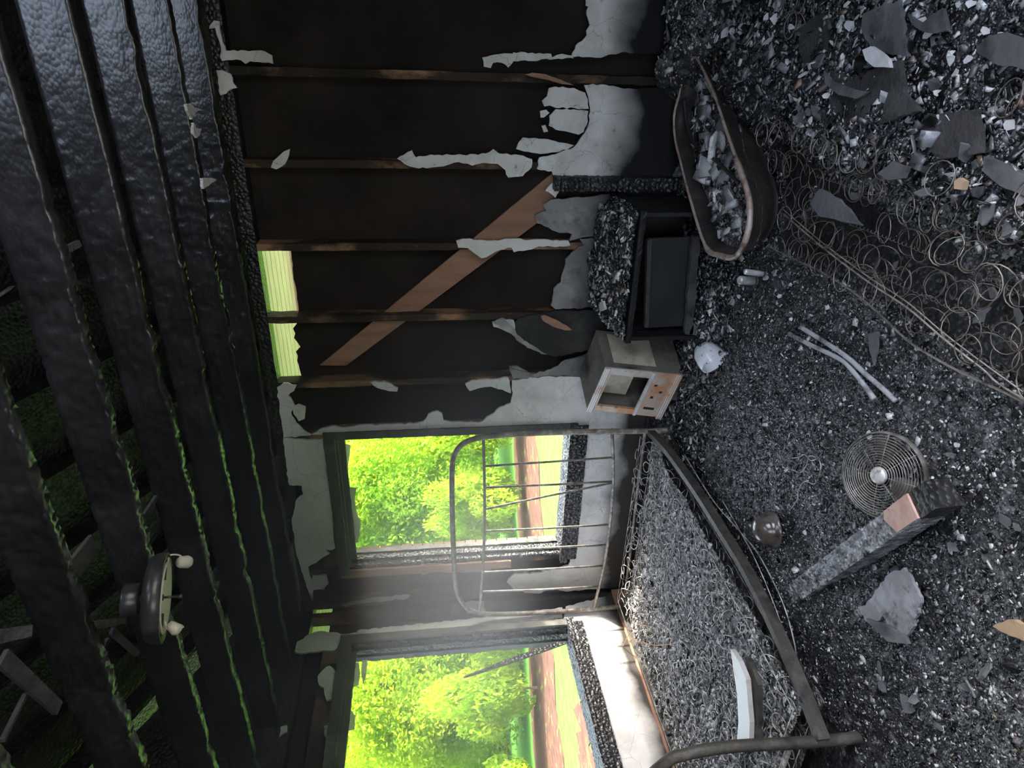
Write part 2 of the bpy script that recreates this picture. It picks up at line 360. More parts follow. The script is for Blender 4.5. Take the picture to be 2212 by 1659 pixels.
def panel(parent, x0, x1, z0, z1, ragtop=0, seed=0):
    rn = random.Random(seed); n = 14 if ragtop else 1
    top = [(x0+(x1-x0)*i/n, z1+(rn.uniform(-ragtop, ragtop) if 0 < i < n else 0)) for i in range(n+1)]
    P = [(x0, .104, z0), (x1, .104, z0)]+[(x, .104, z) for x, z in top[::-1]]
    return slab(B(), P, (0, -1, 0), .012).build('sheathing_panel', M['sheath'], parent)
E_ = [RX+.1]+SX[1:]+[W1[1]+.02]
for i in range(len(E_)-1):
    x1, x0 = E_[i], E_[i+1]
    zt, rg = {4: (2.225, .004), 5: (2.255, .016)}.get(i, (2.40, 0))
    panel(wb, x0+.001, x1-.001, 0, zt, rg, i)
panel(wb, W1[0], W1[1]+.02, W1[3]+.01, 2.40); panel(wb, W1[0], W1[1]+.02, 0, W1[2]-.02); panel(wb, -.1, W1[0]-.001, 0, 2.40)
# diagonal let-in brace (traced), behind the studs
BR = [onY(x, y, .062) for x, y in ((1172, 392), (1136, 500), (765, 777), (712, 772))]
d0 = (BR[0]-BR[3]); d1 = (BR[1]-BR[2])
slab(B(), [BR[0]+d0*.12, BR[1]+d1*.12, BR[2]-d1*.05, BR[3]-d0*.05], (0, -1, 0), .02).build('diagonal_brace', M['brace'], wb)
slab(B(), [onY(x, y, -.01) for x, y in jag([(1168, 683), (1176, 681), (1200, 690), (1224, 703), (1236, 713), (1222, 714), (1195, 706), (1172, 692)], 8, .8)], (0, -1, 0), .014).build('split_lath', M['brace'], wb)
slab(B(), [onY(x, y, -.012) for x, y in jag([(1134, 161), (1150, 157), (1178, 160), (1205, 170), (1240, 184), (1215, 182), (1180, 172), (1150, 166)], 8, .6)], (0, -1, 0), .01).build('split_lath', M['brace'], wb)

def plaster(parent, plane, pts, m_='plaster', off=0.0, th=.014, step=8, amp=2.0, name='plaster_piece', label=None):
    pts = jag(pts, step, amp)
    if plane == 'B': P = [onY(x, y, off) for x, y in pts]; n = (0, -1, 0)
    else: P = [onX(x, y, off) for x, y in pts]; n = (1, 0, 0)
    o = slab(B(), P, n, th).build(name, M[m_], parent)
    if label: o['label'] = label
    return o
BK = [
 ('plaster', [(1262, -60), (1265, 12), (1271, 14), (1267, 30), (1274, 54), (1267, 66), (1268, 76), (1244, 98), (1234, 122), (1290, 125), (1345, 112), (1400, 118), (1560, 100), (1580, -60)]),
 ('plaster', [(1042, 124), (1070, 118), (1108, 116), (1109, 113), (1190, 116), (1193, 124), (1215, 116), (1234, 120), (1240, 126), (1180, 127), (1150, 132), (1110, 132), (1098, 146), (1085, 136), (1065, 136), (1060, 147), (1045, 144)]),
 ('plaster', [(1262, 184), (1300, 182), (1350, 192), (1420, 190), (1545, 185), (1520, 385), (1400, 380), (1330, 383), (1290, 385), (1266, 391), (1258, 380), (1245, 378), (1225, 384), (1198, 388), (1192, 370), (1160, 365), (1165, 340), (1208, 330), (1240, 318), (1252, 302), (1263, 288), (1272, 268), (1275, 232), (1270, 205)]),
 ('plaster', [(1186, 190), (1200, 187), (1240, 190), (1252, 196), (1264, 200), (1270, 215), (1272, 235), (1258, 236), (1240, 233), (1200, 233), (1188, 228), (1176, 230), (1171, 218), (1182, 208)]),
 ('plaster', [(1200, 236), (1240, 236), (1258, 238), (1271, 240), (1270, 262), (1261, 285), (1250, 291), (1235, 287), (1218, 283), (1200, 280), (1186, 272), (1187, 250)]),
 ('plaster', [(1167, 240), (1180, 237), (1187, 244), (1175, 254), (1168, 254)]),
 ('plaster', [(1170, 272), (1178, 270), (1184, 284), (1175, 286)]),
 ('plaster', [(1130, 297), (1145, 299), (1175, 300), (1200, 305), (1225, 310), (1240, 314), (1225, 323), (1200, 329), (1175, 332), (1150, 330), (1115, 322), (1120, 308)]),
 ('plaster', [(858, 343), (872, 335), (890, 325), (898, 340), (930, 334), (1000, 335), (1050, 332), (1066, 322), (1078, 332), (1130, 336), (1150, 344), (1148, 362), (1130, 380), (1098, 384), (1092, 368), (1075, 354), (1050, 352), (1020, 358), (990, 350), (950, 360), (930, 362), (905, 364), (875, 355)]),
 ('plaster_hi', [(585, 362), (590, 348), (612, 328), (626, 322), (624, 336), (615, 355), (597, 366)]),
 ('plaster_hi', [(452, 57), (462, 44), (474, 46), (474, 62), (478, 78), (486, 100), (488, 109), (570, 110), (588, 120), (590, 138), (560, 134), (540, 132), (530, 138), (520, 130), (500, 130), (480, 132), (475, 122), (477, 100), (468, 75), (465, 60), (452, 62)]),
 ('plaster_hi', [(467, 152), (480, 152), (498, 160), (503, 178), (512, 190), (495, 195), (487, 203), (476, 206)]),
 ('plaster', [(1178, 412), (1195, 394), (1222, 388), (1248, 386), (1252, 392), (1228, 397), (1213, 408), (1203, 420), (1200, 428), (1185, 415)]),
 ('plaster_grey', [(1172, 442), (1190, 432), (1230, 428), (1275, 425), (1310, 420), (1420, 405), (1520, 400), (1500, 512), (1400, 515), (1300, 512), (1265, 512), (1230, 520), (1236, 506), (1200, 500), (1160, 482), (1155, 465), (1180, 455)]),
 ('plaster', [(985, 520), (1000, 516), (1040, 518), (1060, 520), (1100, 516), (1150, 518), (1228, 520), (1232, 530), (1200, 534), (1165, 532), (1140, 540), (1110, 545), (1105, 535), (1080, 540), (1060, 550), (1040, 558), (1022, 545), (1010, 536), (990, 535)]),
 ('plaster_grey', [(1252, 516), (1262, 530), (1250, 533), (1236, 545), (1222, 560), (1215, 590), (1212, 610), (1196, 624), (1190, 660), (1200, 668), (1290, 664), (1460, 655), (1500, 515)]),
 ('plaster_black', [(1112, 697), (1108, 718), (1135, 738), (1168, 758), (1200, 772), (1240, 762), (1280, 756), (1430, 745), (1455, 668), (1195, 672), (1120, 688)]),
 ('plaster', [(1064, 698), (1085, 688), (1110, 692), (1113, 710), (1105, 720), (1085, 712), (1066, 706)]),
 ('plaster_grey', [(1110, 722), (1135, 728), (1165, 745), (1190, 765), (1170, 765), (1140, 748), (1115, 735)]),
 ('plaster_grey', [(1100, 792), (1120, 792), (1145, 806), (1182, 806), (1225, 778), (1280, 762), (1430, 748), (1415, 812), (1280, 818), (1235, 812), (1170, 812), (1108, 818)]),
 ('plaster_hi', [(598, 838), (612, 828), (640, 833), (635, 845), (622, 855), (632, 868), (638, 880), (628, 893), (640, 915), (662, 935), (672, 940), (612, 946), (606, 900)]),
 ('plaster_warm', [(672, 939), (690, 928), (715, 921), (740, 925), (780, 918), (820, 918), (850, 917), (900, 915), (915, 910), (925, 895), (945, 888), (955, 893), (958, 908), (975, 912), (1000, 912), (1035, 914), (1060, 897), (1080, 880), (1103, 872), (1108, 850), (1106, 822), (1130, 818), (1170, 814), (1235, 814), (1290, 820), (1415, 814), (1395, 925), (1250, 928), (1000, 932), (720, 940)]),
 ('plaster_hi', [(632, 880), (645, 874), (660, 880), (658, 905), (645, 910), (634, 895)]),
 ('plaster_hi', [(800, 826), (830, 824), (860, 838), (858, 846), (840, 845), (815, 838)]),
 ('plaster_warm', [(1005, 830), (1020, 822), (1060, 820), (1098, 816), (1104, 850), (1085, 842), (1060, 835), (1030, 840), (1015, 845)]),
 ('plaster_hi', [(612, 947), (680, 950), (708, 946), (710, 1000), (713, 1060), (718, 1100), (720, 1150), (724, 1185), (700, 1190), (712, 1197), (690, 1210), (665, 1225), (668, 1240), (680, 1262), (674, 1300), (656, 1250), (640, 1200), (630, 1120), (640, 1080), (655, 1068), (652, 1050), (625, 1048), (622, 1040), (618, 1000)]),
 ('plaster_hi', [(675, 1245), (705, 1243), (710, 1260), (700, 1275), (680, 1275), (668, 1262)]),
 ('plaster_grey', [(910, 1219), (960, 1220), (1040, 1227), (1060, 1232), (1040, 1235), (965, 1237), (935, 1234), (910, 1243)]),
 ('plaster_warm', [(1246, 940), (1330, 938), (1420, 932), (1390, 1262), (1250, 1276), (1225, 1278), (1200, 1272), (1160, 1282), (1110, 1276), (1095, 1258), (1112, 1240), (1160, 1238), (1228, 1222), (1242, 1180)]),
 ('plaster_hi', [(737, 1308), (790, 1297), (830, 1292), (886, 1287), (880, 1293), (830, 1299), (790, 1303), (748, 1311)]),
]
for i, (mm, pts) in enumerate(BK): plaster(wb, 'B', pts, mm, off=-.001*(i % 3))
# thin flakes of torn lining hanging off the plaster edge
for pts in ([(1062, 695), (1085, 688), (1100, 700), (1130, 735), (1180, 766), (1140, 752), (1105, 722)], [(1100, 790), (1118, 800), (1150, 808), (1190, 798), (1228, 776), (1192, 806), (1150, 816), (1112, 806)]):
    plaster(wb, 'B', pts, 'plaster_grey', off=-.02, th=.006, name='torn_lining')
bb = tag(struct('baseboard_back', 'charred baseboard along the burnt back wall', 'baseboard'), kind='structure')
stud(bb, (W1[1]+.3, -.018, 0), (RX, -.002, .13), 'char', 41, 'board'); stud(bb, (.02, -.018, 0), (W1[1]+.29, -.002, .13), 'char', 42, 'board')

# ---- left wall
wl = struct('wall_left', 'burnt stud wall with the wide window beside the bed', 'wall')
W2 = (-1.36, -.30, .60, 2.10)   # Y0,Y1,Z0,Z1
for i, y in enumerate((-.03, -.235, -1.43, -1.84, -2.25, -2.66, -3.07, -3.48, -3.89, -4.27)):
    stud(wl, (-.104, y-.019, .04), (-.014, y+.019, TOPP), seed=60+i)
stud(wl, (-.104, W2[0], W2[3]+.02), (-.014, W2[1], W2[3]+.16), seed=80, name='window_header')
for y in (-.65, -1.0): stud(wl, (-.104, y-.019, .04), (-.014, y+.019, W2[2]-.03), seed=81, name='cripple_stud')
stud(wl, (-.104, RY, TOPP), (-.014, .01, 2.44), 'char', 83, 'top_plate'); stud(wl, (-.104, RY, 0), (-.014, .01, .04), 'char', 84, 'bottom_plate')
def panelL(y0, y1, z0, z1): B().box((-.116, y0, z0), (-.104, y1, z1)).build('sheathing_panel', M['sheath'], wl)
panelL(W2[1]+.001, -.14, 0, 2.40); panelL(-.139, .11, 0, 2.26); panelL(W2[0], W2[1], W2[3]+.01, 2.40); panelL(W2[0], W2[1], 0, W2[2]-.02)
for k in range(7):
    y1 = W2[0]-.001-k*.42; panelL(max(RY-.1, y1-.418), y1, 0, 2.40)
LP = [
 ('plaster_hi', [(637, 1408), (642, 1386), (655, 1380), (662, 1372), (690, 1363), (720, 1365), (745, 1370), (775, 1366), (775, 1374), (738, 1380), (725, 1404), (690, 1406), (660, 1410)]),
 ('plaster_hi', [(686, 1460), (695, 1450), (705, 1440), (712, 1438), (725, 1450), (745, 1455), (745, 1475), (735, 1485), (720, 1510), (705, 1512), (700, 1485), (690, 1480)]),
 ('plaster_warm', [(772, 1362), (860, 1352), (935, 1345), (1000, 1338), (1100, 1326), (1215, 1312), (1215, 1332), (1100, 1345), (1000, 1356), (900, 1364), (775, 1376)]),
 ('plaster_warm', [(1222, 1310), (1300, 1290), (1370, 1275), (1385, 1340), (1425, 1470), (1470, 1620), (1492, 1720), (1335, 1720), (1318, 1659), (1285, 1550), (1262, 1450), (1240, 1365), (1218, 1340)]),
 ('plaster_hi', [(603, 1590), (606, 1570), (620, 1566), (620, 1580)]),
 ('plaster_hi', [(700, 1568), (720, 1566), (718, 1583), (706, 1598), (700, 1585)]),
 ('plaster_hi', [(1000, 1305), (1020, 1297), (1045, 1298), (1050, 1318), (1010, 1322)]),
]
for i, (mm, pts) in enumerate(LP): plaster(wl, 'L', pts, mm, off=.001*(i % 2))
bl = tag(struct('baseboard_left', 'scorched wooden baseboard under the window beside the bed', 'baseboard'), kind='structure')
stud(bl, (.002, -2.2, .02), (.02, -.02, .21), 'brace', 90, 'board'); stud(bl, (.02, -2.2, .02), (.036, -.05, .06), 'stud', 91, 'shoe_moulding')

# ---- wall beside and behind the camera, with a window opening and the doorway
wr = struct('wall_right', 'burnt wall with a window opening to daylight', 'wall')
for lo, hi in (((RX, -2.0, 0), (RX+.1, .1, 2.44)), ((RX, RY-.1, 0), (RX+.1, -3.5, 2.44)), ((RX, -3.5, 2.1), (RX+.1, -2.0, 2.44)), ((RX, -3.5, 0), (RX+.1, -2.0, .62))):
    B().box(lo, hi).build('sheathing_panel', M['sheath'], wr)
wf = struct('wall_front', 'burnt wall with a doorway to daylight', 'wall')
for lo, hi in (((-.1, RY-.1, 0), (2.7, RY, 2.44)), ((3.7, RY-.1, 0), (RX+.1, RY, 2.44)), ((2.7, RY-.1, 2.05), (3.7, RY, 2.44))):
    B().box(lo, hi).build('sheathing_panel', M['sheath'], wf)

# ---- ceiling: charred joists, open to a dark attic
ce = struct('ceiling', 'row of charred ceiling joists open to the dark attic', 'ceiling')
def joist(y0, seed, x0=-.02, x1=RX+.05, z0=2.44, h=.14, w=.04):
    L = x1-x0; nx = int(L/.0135); per = []
    ns, nw = 11, 3
    for k in range(ns): per.append((0, 1-k/ns, 0, -1))          # near side, top->bottom
    for k in range(nw): per.append((k/nw, 0, -1, 0))            # underside
    for k in range(ns): per.append((1, k/ns, 0, 1))             # far side
    for k in range(nw): per.append((1-k/nw, 1, 1, 0))           # top
    per = np.array(per); n = len(per)
    xs = np.linspace(x0, x1, nx); X, K = np.meshgrid(xs, np.arange(n), indexing='ij')
    s = np.array([(-q[1]*h if q[3] == -1 else (q[0]*w if q[2] == -1 else (w+q[1]*h if q[3] == 1 else 2*w+h-q[0]*w))) for q in per])
    S = s[K]
    d1, d2 = worley(X/.030+seed*7, S/.021, seed)
    edge = np.clip((d2-d1)/.35, 0, 1)
    amp = .0095*(1-.80*sstep(2.9, 3.45, X+.5*(fbm(X*1.5, S*8, seed+3)-.5)))
    dep = amp*(edge-1)+.004*(fbm(X*9, S*30, seed+9)-.5)
    low = np.clip(1-per[K][..., 1]*3, 0, 1)
    bite = .016*low*np.clip(fbm(X*11, X*0+seed, seed+1, 3)-.45, 0, 1)*2.2
    Yp = y0+per[K][..., 0]*w; Zp = z0+per[K][..., 1]*h
    Yp = Yp+dep*np.where(per[K][..., 3] == -1, -1, np.where(per[K][..., 3] == 1, 1, 0))
    Zp = Zp-dep*np.where(per[K][..., 2] == -1, 1, 0)+bite
    V = np.stack([X, Yp, Zp], -1).reshape(-1, 3)
    i, k = np.meshgrid(np.arange(nx-1), np.arange(n), indexing='ij'); k2 = (k+1) % n
    Fc = np.stack([i*n+k, (i+1)*n+k, (i+1)*n+k2, i*n+k2], -1).reshape(-1, 4)
    return obj('joist', V, Fc, M['charjoist'], ce)
JY = [-.075, -.455, -.87, -1.275, -1.665, -2.07, -2.48, -2.89, -3.30, -3.71, -4.12]
for i, y in enumerate(JY): joist(y, i)
# scraps of ceiling lining still nailed to the joists
for pts, z in (([(404, 225), (412, 223), (420, 232), (440, 237), (425, 241), (415, 258), (406, 240)], 2.434), ([(418, 265), (424, 275), (436, 278), (432, 292), (425, 298), (418, 285)], 2.434), ([(437, 385), (455, 384), (468, 388), (450, 402), (441, 408)], 2.434)):
    slab(B(), [onZ(x, y, z) for x, y in jag(pts, 5, 1.2)], (0, 0, -1), .012).build('lining_scrap', M['plaster_hi'], ce)
for (x, y), (x2, y2), w in (((195, 1352), (272, 1340), 16), ((245, 1362), (300, 1412), 14), ((215, 1415), (235, 1380), 8), ((0, 640), (28, 622), 16), ((125, 552), (175, 525), 14), ((0, 1375), (70, 1362), 20), ((160, 1235), (210, 1165), 50), ((10, 1420), (130, 1530), 26), ((60, 1500), (10, 1600), 6), ((320, 1110), (345, 1070), 34), ((450, 1330), (475, 1255), 10)):
    a, b_ = onZ(x, y, 2.60), onZ(x2, y2, 2.56); d = (b_-a); n_ = np.array([-d[1], d[0], 0]); n_ /= np.linalg.norm(n_); hw = w/1100
    slab(B(), [a+n_*hw, b_+n_*hw*.8, b_-n_*hw*.8, a-n_*hw], (0, 0, -1), .012).build('lath_remnant', M['sheetdark'], ce)
rf = struct('roof', 'dark charred roof deck over the attic', 'roof')
EV = 1.05
def roofplane(P, th=.04): return slab(B(), P, (0, 0, -1), th)
ridge = (RY)/2; zr = 4.0; ze = 2.52
roofplane([(-EV, EV, ze), (RX+EV, EV, ze), (RX+EV, ridge, zr), (-EV, ridge, zr)]).build('deck', M['char'], rf)
def fz(y): return zr-(ridge-y)/(ridge-(RY-EV))*(zr-ze)      # front slope, burnt through over the doorway
for (xa, xb, ya, yb) in ((-EV, 3.55, RY-EV, ridge), (4.4, RX+EV, RY-EV, ridge), (3.55, 4.4, RY-EV, -4.1), (3.55, 4.4, -2.3, ridge)):
    roofplane([(xa, ya, fz(ya)), (xb, ya, fz(ya)), (xb, yb, fz(yb)), (xa, yb, fz(yb))]).build('deck', M['char'], rf)
for x in (-.02, RX+.06):
    slab(B(), [(x, .11, 2.44), (x, RY-.1, 2.44), (x, RY-.1, 2.75), (x, ridge, zr), (x, .11, 2.75)], (1, 0, 0), .03).build('gable', M['char'], rf)
for i in range(11):
    x = .1+i*.41
    for e in ((EV, RY-EV) if not 3.5 < x < 4.45 else (EV,)):
        a, b_ = np.array((x, e, ze-.005)), np.array((x, ridge, zr-.005)); slab(B(), [a+(-.02, 0, 0), a+(.02, 0, 0), b_+(.02, 0, 0), b_+(-.02, 0, 0)], (0, 0, 1), .12).build('rafter', M['char'], rf)
# eaves: soffit boards seen through the gaps above the sheathing
so = struct('trim_1', 'pale soffit boards under the eaves seen through the wall gaps', 'soffit')
for k in range(8):
    y0 = .12+k*.108; B().box((-EV, y0, 2.415), (RX+EV, y0+.099, 2.433)).build('soffit_board', M['soffit'], so)
for k in range(8):
    x1 = -.12-k*.108; B().box((x1-.099, RY-EV, 2.415), (x1, .115, 2.433)).build('soffit_board', M['soffit'], so)

B().box((-EV, .985, 2.30), (RX+EV, 1.01, 2.56)).build('fascia', M['soffit'], so); B().box((-1.01, RY-EV, 2.30), (-.985, 1.0, 2.56)).build('fascia', M['soffit'], so)

# ---- outer brick veneer: single bricks at the window reveals, a slab elsewhere
ve = struct('trim_2', 'pink brick veneer around the burnt window openings', 'brickwork')
X0, X1 = W1[0]+.035, W1[1]-.02
for lo, hi in (((-.24, .125, -.5), (X0-.11, .183, 2.2)), ((X1+.11, .125, -.5), (RX+.2, .183, 2.2)), ((X0-.11, .125, -.5), (X1+.11, .183, W1[2]-.02)), ((X0-.11, .125, W1[3]+.02), (X1+.11, .183, 2.2))):
    B().box(lo, hi).build('veneer', M['mortar'], ve)
Y1_, Y0_ = W2[1]-.02, W2[0]+.02
for lo, hi in (((-.183, Y1_+.11, -.5), (-.125, .183, 2.2)), ((-.183, RY-.1, -.5), (-.125, Y0_-.11, 2.2)), ((-.183, Y0_-.11, -.5), (-.125, Y1_+.11, W2[2]-.02)), ((-.183, Y0_-.11, W2[3]+.02), (-.125, Y1_+.11, 2.2))):
    B().box(lo, hi).build('veneer', M['mortar'], ve)
bme = {}
def brick(lo, hi):
    s = tuple(np.round(np.array(hi)-lo, 3))
    if s not in bme:
        b = B().box((0, 0, 0), s); bme[s] = mesh('brick', b.V, b.F, M['brick'])
    put('brick', bme[s], lo, ve)
nz = 20; hz = (W1[3]+.02-(W1[2]-.02))/nz
for k in range(nz):
    z0 = W1[2]-.02+k*hz; j = .003*((k*7) % 3)
    brick((X0-.108, .127, z0+.004), (X0-.012+j, .185, z0+hz-.004)); brick((X1+.002-j, .127, z0+.004), (X1+.108, .185, z0+hz-.004))
    brick((-.185, Y1_+.010-j, z0+.004), (-.127, Y1_+.108, z0+hz-.004)); brick((-.185, Y0_-.108, z0+.004), (-.127, Y0_-.002+j, z0+hz-.004))

# ---- windows: charred frames, sash remnants, broken glass
def charbar(parent, lo, hi, m_='char', name='jamb', cell=.03, amp=.006, seed=3):
    """alligator-charred timber, faces displaced in blocks"""
    lo, hi = np.array(lo, float), np.array(hi, float); ax = int(np.argmax(hi-lo)); a, b_ = [k for k in range(3) if k != ax]
    L = hi[ax]-lo[ax]; nx = max(2, int(L/(cell*.4))); per = []
    for (p, q, r, s_) in ((0, 0, 1, 0), (1, 0, 1, 1), (1, 1, 0, 1), (0, 1, 0, 0)):
        w_ = (hi[a]-lo[a]) if p != r else (hi[b_]-lo[b_]); k_ = max(2, int(w_/(cell*.4)))
        for i in range(k_): t = i/k_; per.append((p+(r-p)*t, q+(s_-q)*t))
    per = np.array(per); n = len(per); c = np.array([.5, .5])
    arc = np.r_[0, np.cumsum(np.hypot(np.diff(per[:, 0])*(hi[a]-lo[a]), np.diff(per[:, 1])*(hi[b_]-lo[b_])))]
    V = []
    tt = np.linspace(lo[ax], hi[ax], nx+1)
    T, K = np.meshgrid(tt, np.arange(n), indexing='ij')
    d1, d2 = worley(T/cell+seed, arc[K]/cell*1.3, seed); dep = amp*(np.clip((d2-d1)/.4, 0, 1)-.7)
    dirv = per-c; dirv = np.sign(dirv)*(np.abs(dirv) > .49)
    V = np.zeros((nx+1, n, 3)); V[..., ax] = T
    V[..., a] = lo[a]+per[K][..., 0]*(hi[a]-lo[a])+dep*dirv[K][..., 0]; V[..., b_] = lo[b_]+per[K][..., 1]*(hi[b_]-lo[b_])+dep*dirv[K][..., 1]
    Fc = [(i*n+k, i*n+(k+1) % n, (i+1)*n+(k+1) % n, (i+1)*n+k) for i in range(nx) for k in range(n)]+[tuple(range(n))[::-1], tuple(range(nx*n, nx*n+n))]
    return obj(name, V.reshape(-1, 3), Fc, M[m_], parent)
w1 = struct('window_1', 'burnt out window frame behind the metal headboard', 'window')
x0, x1, z0, z1 = W1
charbar(w1, (x0-.006, .012, z0), (x0+.016, .122, z1), 'charjamb', 'jamb', .024, .009, 1); charbar(w1, (x0+.016, .045, z0), (x0+.04, .085, z1), 'char', 'sash_stile', seed=2)
stud(w1, (x0+.0, .122, z0), (x0+.03, .16, z1), 'frame', 7, 'outer_stop'); stud(w1, (x0-.075, -.012, z0+.35), (x0-.012, .006, z1+.05), 'brace', 8, 'casing')
stud(w1, (x1-.016, .012, z0), (x1+.006, .16, z1), 'frame', 9, 'jamb'); stud(w1, (x1-.0, -.014, z0-.04), (x1+.05, .012, z1+.03), 'frame', 10, 'casing')
stud(w1, (x0-.05, -.014, z1-.01), (x1+.05, .012, z1+.055), 'frame', 11, 'head_casing'); stud(w1, (x0, .012, z1-.025), (x1, .16, z1), 'frame', 12, 'head_jamb')
stud(w1, (x0+.02, .05, z1-.06), (x1-.02, .08, z1-.028), 'frame', 13, 'sash_rail')
charbar(w1, (x0-.05, -.03, z0-.05), (x1+.05, .165, z0), 'char', 'sill', seed=5)
charbar(w1, (x0-.03, -.016, z0-.12), (x1+.03, .0, z0-.05), 'char', 'apron', seed=6)
for pts in ([(729, 958), (744, 962), (742, 985), (738, 1010), (733, 1030)], [(739, 1052), (757, 1054), (753, 1080), (757, 1105), (766, 1130), (764, 1150), (760, 1172), (752, 1172), (744, 1100)]):
    slab(B(), [onY(x+13, y, .065) for x, y in pts], (0, -1, 0), .004).build('glass_shard', M['glass'], w1)
w2 = struct('window_2', 'burnt out window opening in the wall beside the bed', 'window')
y0, y1, z0, z1 = W2
charbar(w2, (-.122, y1-.016, z0), (-.012, y1+.006, z1), 'charjamb', 'jamb', .024, .009, 11); charbar(w2, (-.085, y1-.04, z0), (-.045, y1-.016, z1), 'char', 'sash_stile', seed=12)
stud(w2, (-.16, y1-.03, z0), (-.122, y1, z1), 'frame', 17, 'outer_stop'); stud(w2, (-.012, y1-.004, z0-.02), (.012, y1+.05, z1+.02), 'frame', 18, 'casing')
stud(w2, (-.16, y0-.006, z0), (-.012, y0+.016, z1), 'frame', 19, 'jamb'); stud(w2, (-.012, y0-.05, z1-.01), (.014, y1+.05, z1+.055), 'frame', 20, 'head_casing')
stud(w2, (-.16, y0, z1-.025), (-.012, y1, z1), 'frame', 21, 'head_jamb'); stud(w2, (-.08, y0+.02, z1-.055), (-.05, y1-.02, z1-.028), 'frame', 22, 'sash_rail')
charbar(w2, (-.165, y0-.05, z0-.05), (.03, y1+.04, z0), 'char', 'sill', seed=15); charbar(w2, (-.0, y0-.03, z0-.11), (.014, y1+.02, z0-.05), 'char', 'apron', seed=16)
a, b_ = onX(1214, 1388, -.06), onX(1002, 1462, -.10); nn = np.array((0, .35, .94)); 
slab(B(), [a+nn*.028, (a+b_)/2+nn*.034, b_+nn*.004, b_-nn*.004, (a+b_)/2-nn*.026, a-nn*.022], (1, 0, 0), .014).build('loose_stop', M['char'], w2)
for pts in ([(752, 1430), (765, 1432), (768, 1455), (764, 1480), (752, 1484), (749, 1460)], [(745, 1530), (757, 1545), (756, 1575), (742, 1578)], [(772, 1425), (784, 1425), (782, 1450), (775, 1480), (770, 1455)]):
    slab(B(), [onX(x+10, y, -.065) for x, y in pts], (1, 0, 0), .004).build('glass_shard', M['glass'], w2)

# ---- outside: lawn, earth strip, trees
gr = tag(struct('ground', 'sunny green lawn outside the burnt windows', 'lawn'), kind='structure')
GZ = -.45; DV = np.array((-.707, .707)); LV = np.array((.707, .707)); C2 = CAM[:2]
def gpt(d, s, z=GZ): p = C2+DV*d+LV*s; return (p[0], p[1], z)
slab(B(), [(-40, -30, GZ), (40, -30, GZ), (40, 40, GZ), (-40, 40, GZ)], (0, 0, 1), .05).build('turf', M['grass'], gr)
def strip(d0, d1, s0, s1, seed):
    rn = random.Random(seed); n = 30
    P = [gpt(d0+rn.uniform(-.25, .25), s0+(s1-s0)*i/n, GZ+.012) for i in range(n+1)]+[gpt(d1+rn.uniform(-.3, .3), s1-(s1-s0)*i/n, GZ+.012) for i in range(n+1)]
    return slab(B(), P, (0, 0, 1), .03).build('bare_earth', M['dirt'], gr)
slab(B(), [(4.8, -16, GZ+.012), (16, -16, GZ+.012), (16, 5, GZ+.012), (4.8, 5, GZ+.012)], (0, 0, 1), .03).build('bounce_slab', M['bounce_grey'], gr)  # unseen slab added so light bounced into the room is not lawn green
slab(B(), [(-3, -16, GZ+.010), (4.8, -16, GZ+.010), (4.8, -4.6, GZ+.010), (-3, -4.6, GZ+.010)], (0, 0, 1), .03).build('bounce_slab', M['bounce_grey'], gr)  # second unseen slab, added at the front for the same neutral bounce
strip(12.0, 15.5, -9, 12, 1); strip(9.4, 10.2, -4.6, -1.6, 2)
def foliage(n, R3, seed, leaf=.15, lumps=26):
    rn = np.random.default_rng(seed)
    c = rn.normal(size=(lumps, 3)); c /= np.linalg.norm(c, axis=1)[:, None]; c *= np.array(R3)*rn.uniform(.45, .85, (lumps, 1)); rad = rn.uniform(.35, .6, lumps)*min(R3)
    k = rn.integers(0, lumps, n); d = rn.normal(size=(n, 3)); d /= np.linalg.norm(d, axis=1)[:, None]
    p = c[k]+d*rad[k][:, None]*rn.uniform(.6, 1.05, (n, 1)); p[:, 2] += R3[2]
    u = rn.normal(size=(n, 3)); u /= np.linalg.norm(u, axis=1)[:, None]; w = np.cross(u, rn.normal(size=(n, 3))); w /= np.linalg.norm(w, axis=1)[:, None]
    nrm = np.cross(u, w); s = leaf*rn.uniform(.55, 1.3, (n, 1))
    V = np.stack([p-u*s, p+w*s*.42+nrm*s*.12, p+u*s, p-w*s*.42+nrm*s*.12], 1).reshape(-1, 3)
    V[:, 2] = np.maximum(V[:, 2], .03)
    return V, np.arange(4*n).reshape(-1, 4)
FV = [mesh('foliage', *foliage(60000, (1.8, 1.8, 2.9), 1, .07, 60), M['leaf']), mesh('foliage', *foliage(60000, (1.85, 1.75, 3.1), 2, .068, 60), M['leaf2']), mesh('foliage', *foliage(8000, (1.1, 1.1, .8), 3, .065, 14), M['leaf'])]
def trunk_mesh(h):
    b = B(); b.tube([(0, 0, 0), (.05, .02, h*.4), (-.04, .05, h*.7), (.02, 0, h)], [.14, .11, .08, .03], 8)
    for k in range(5):
        a_ = k*1.3; b.tube([(0, 0, h*(.3+.1*k)), (.5*math.cos(a_), .5*math.sin(a_), h*(.42+.1*k)), (1.1*math.cos(a_), 1.1*math.sin(a_), h*(.5+.1*k))], [.05, .035, .012], 6)
    return mesh('trunk', b.V, b.F, M['bark'])
TM = [trunk_mesh(4.6), trunk_mesh(5.2)]
TL = ['bright yellow green leafy tree beyond the lawn', 'deeper green leafy tree beyond the lawn']
rt = random.Random(4)
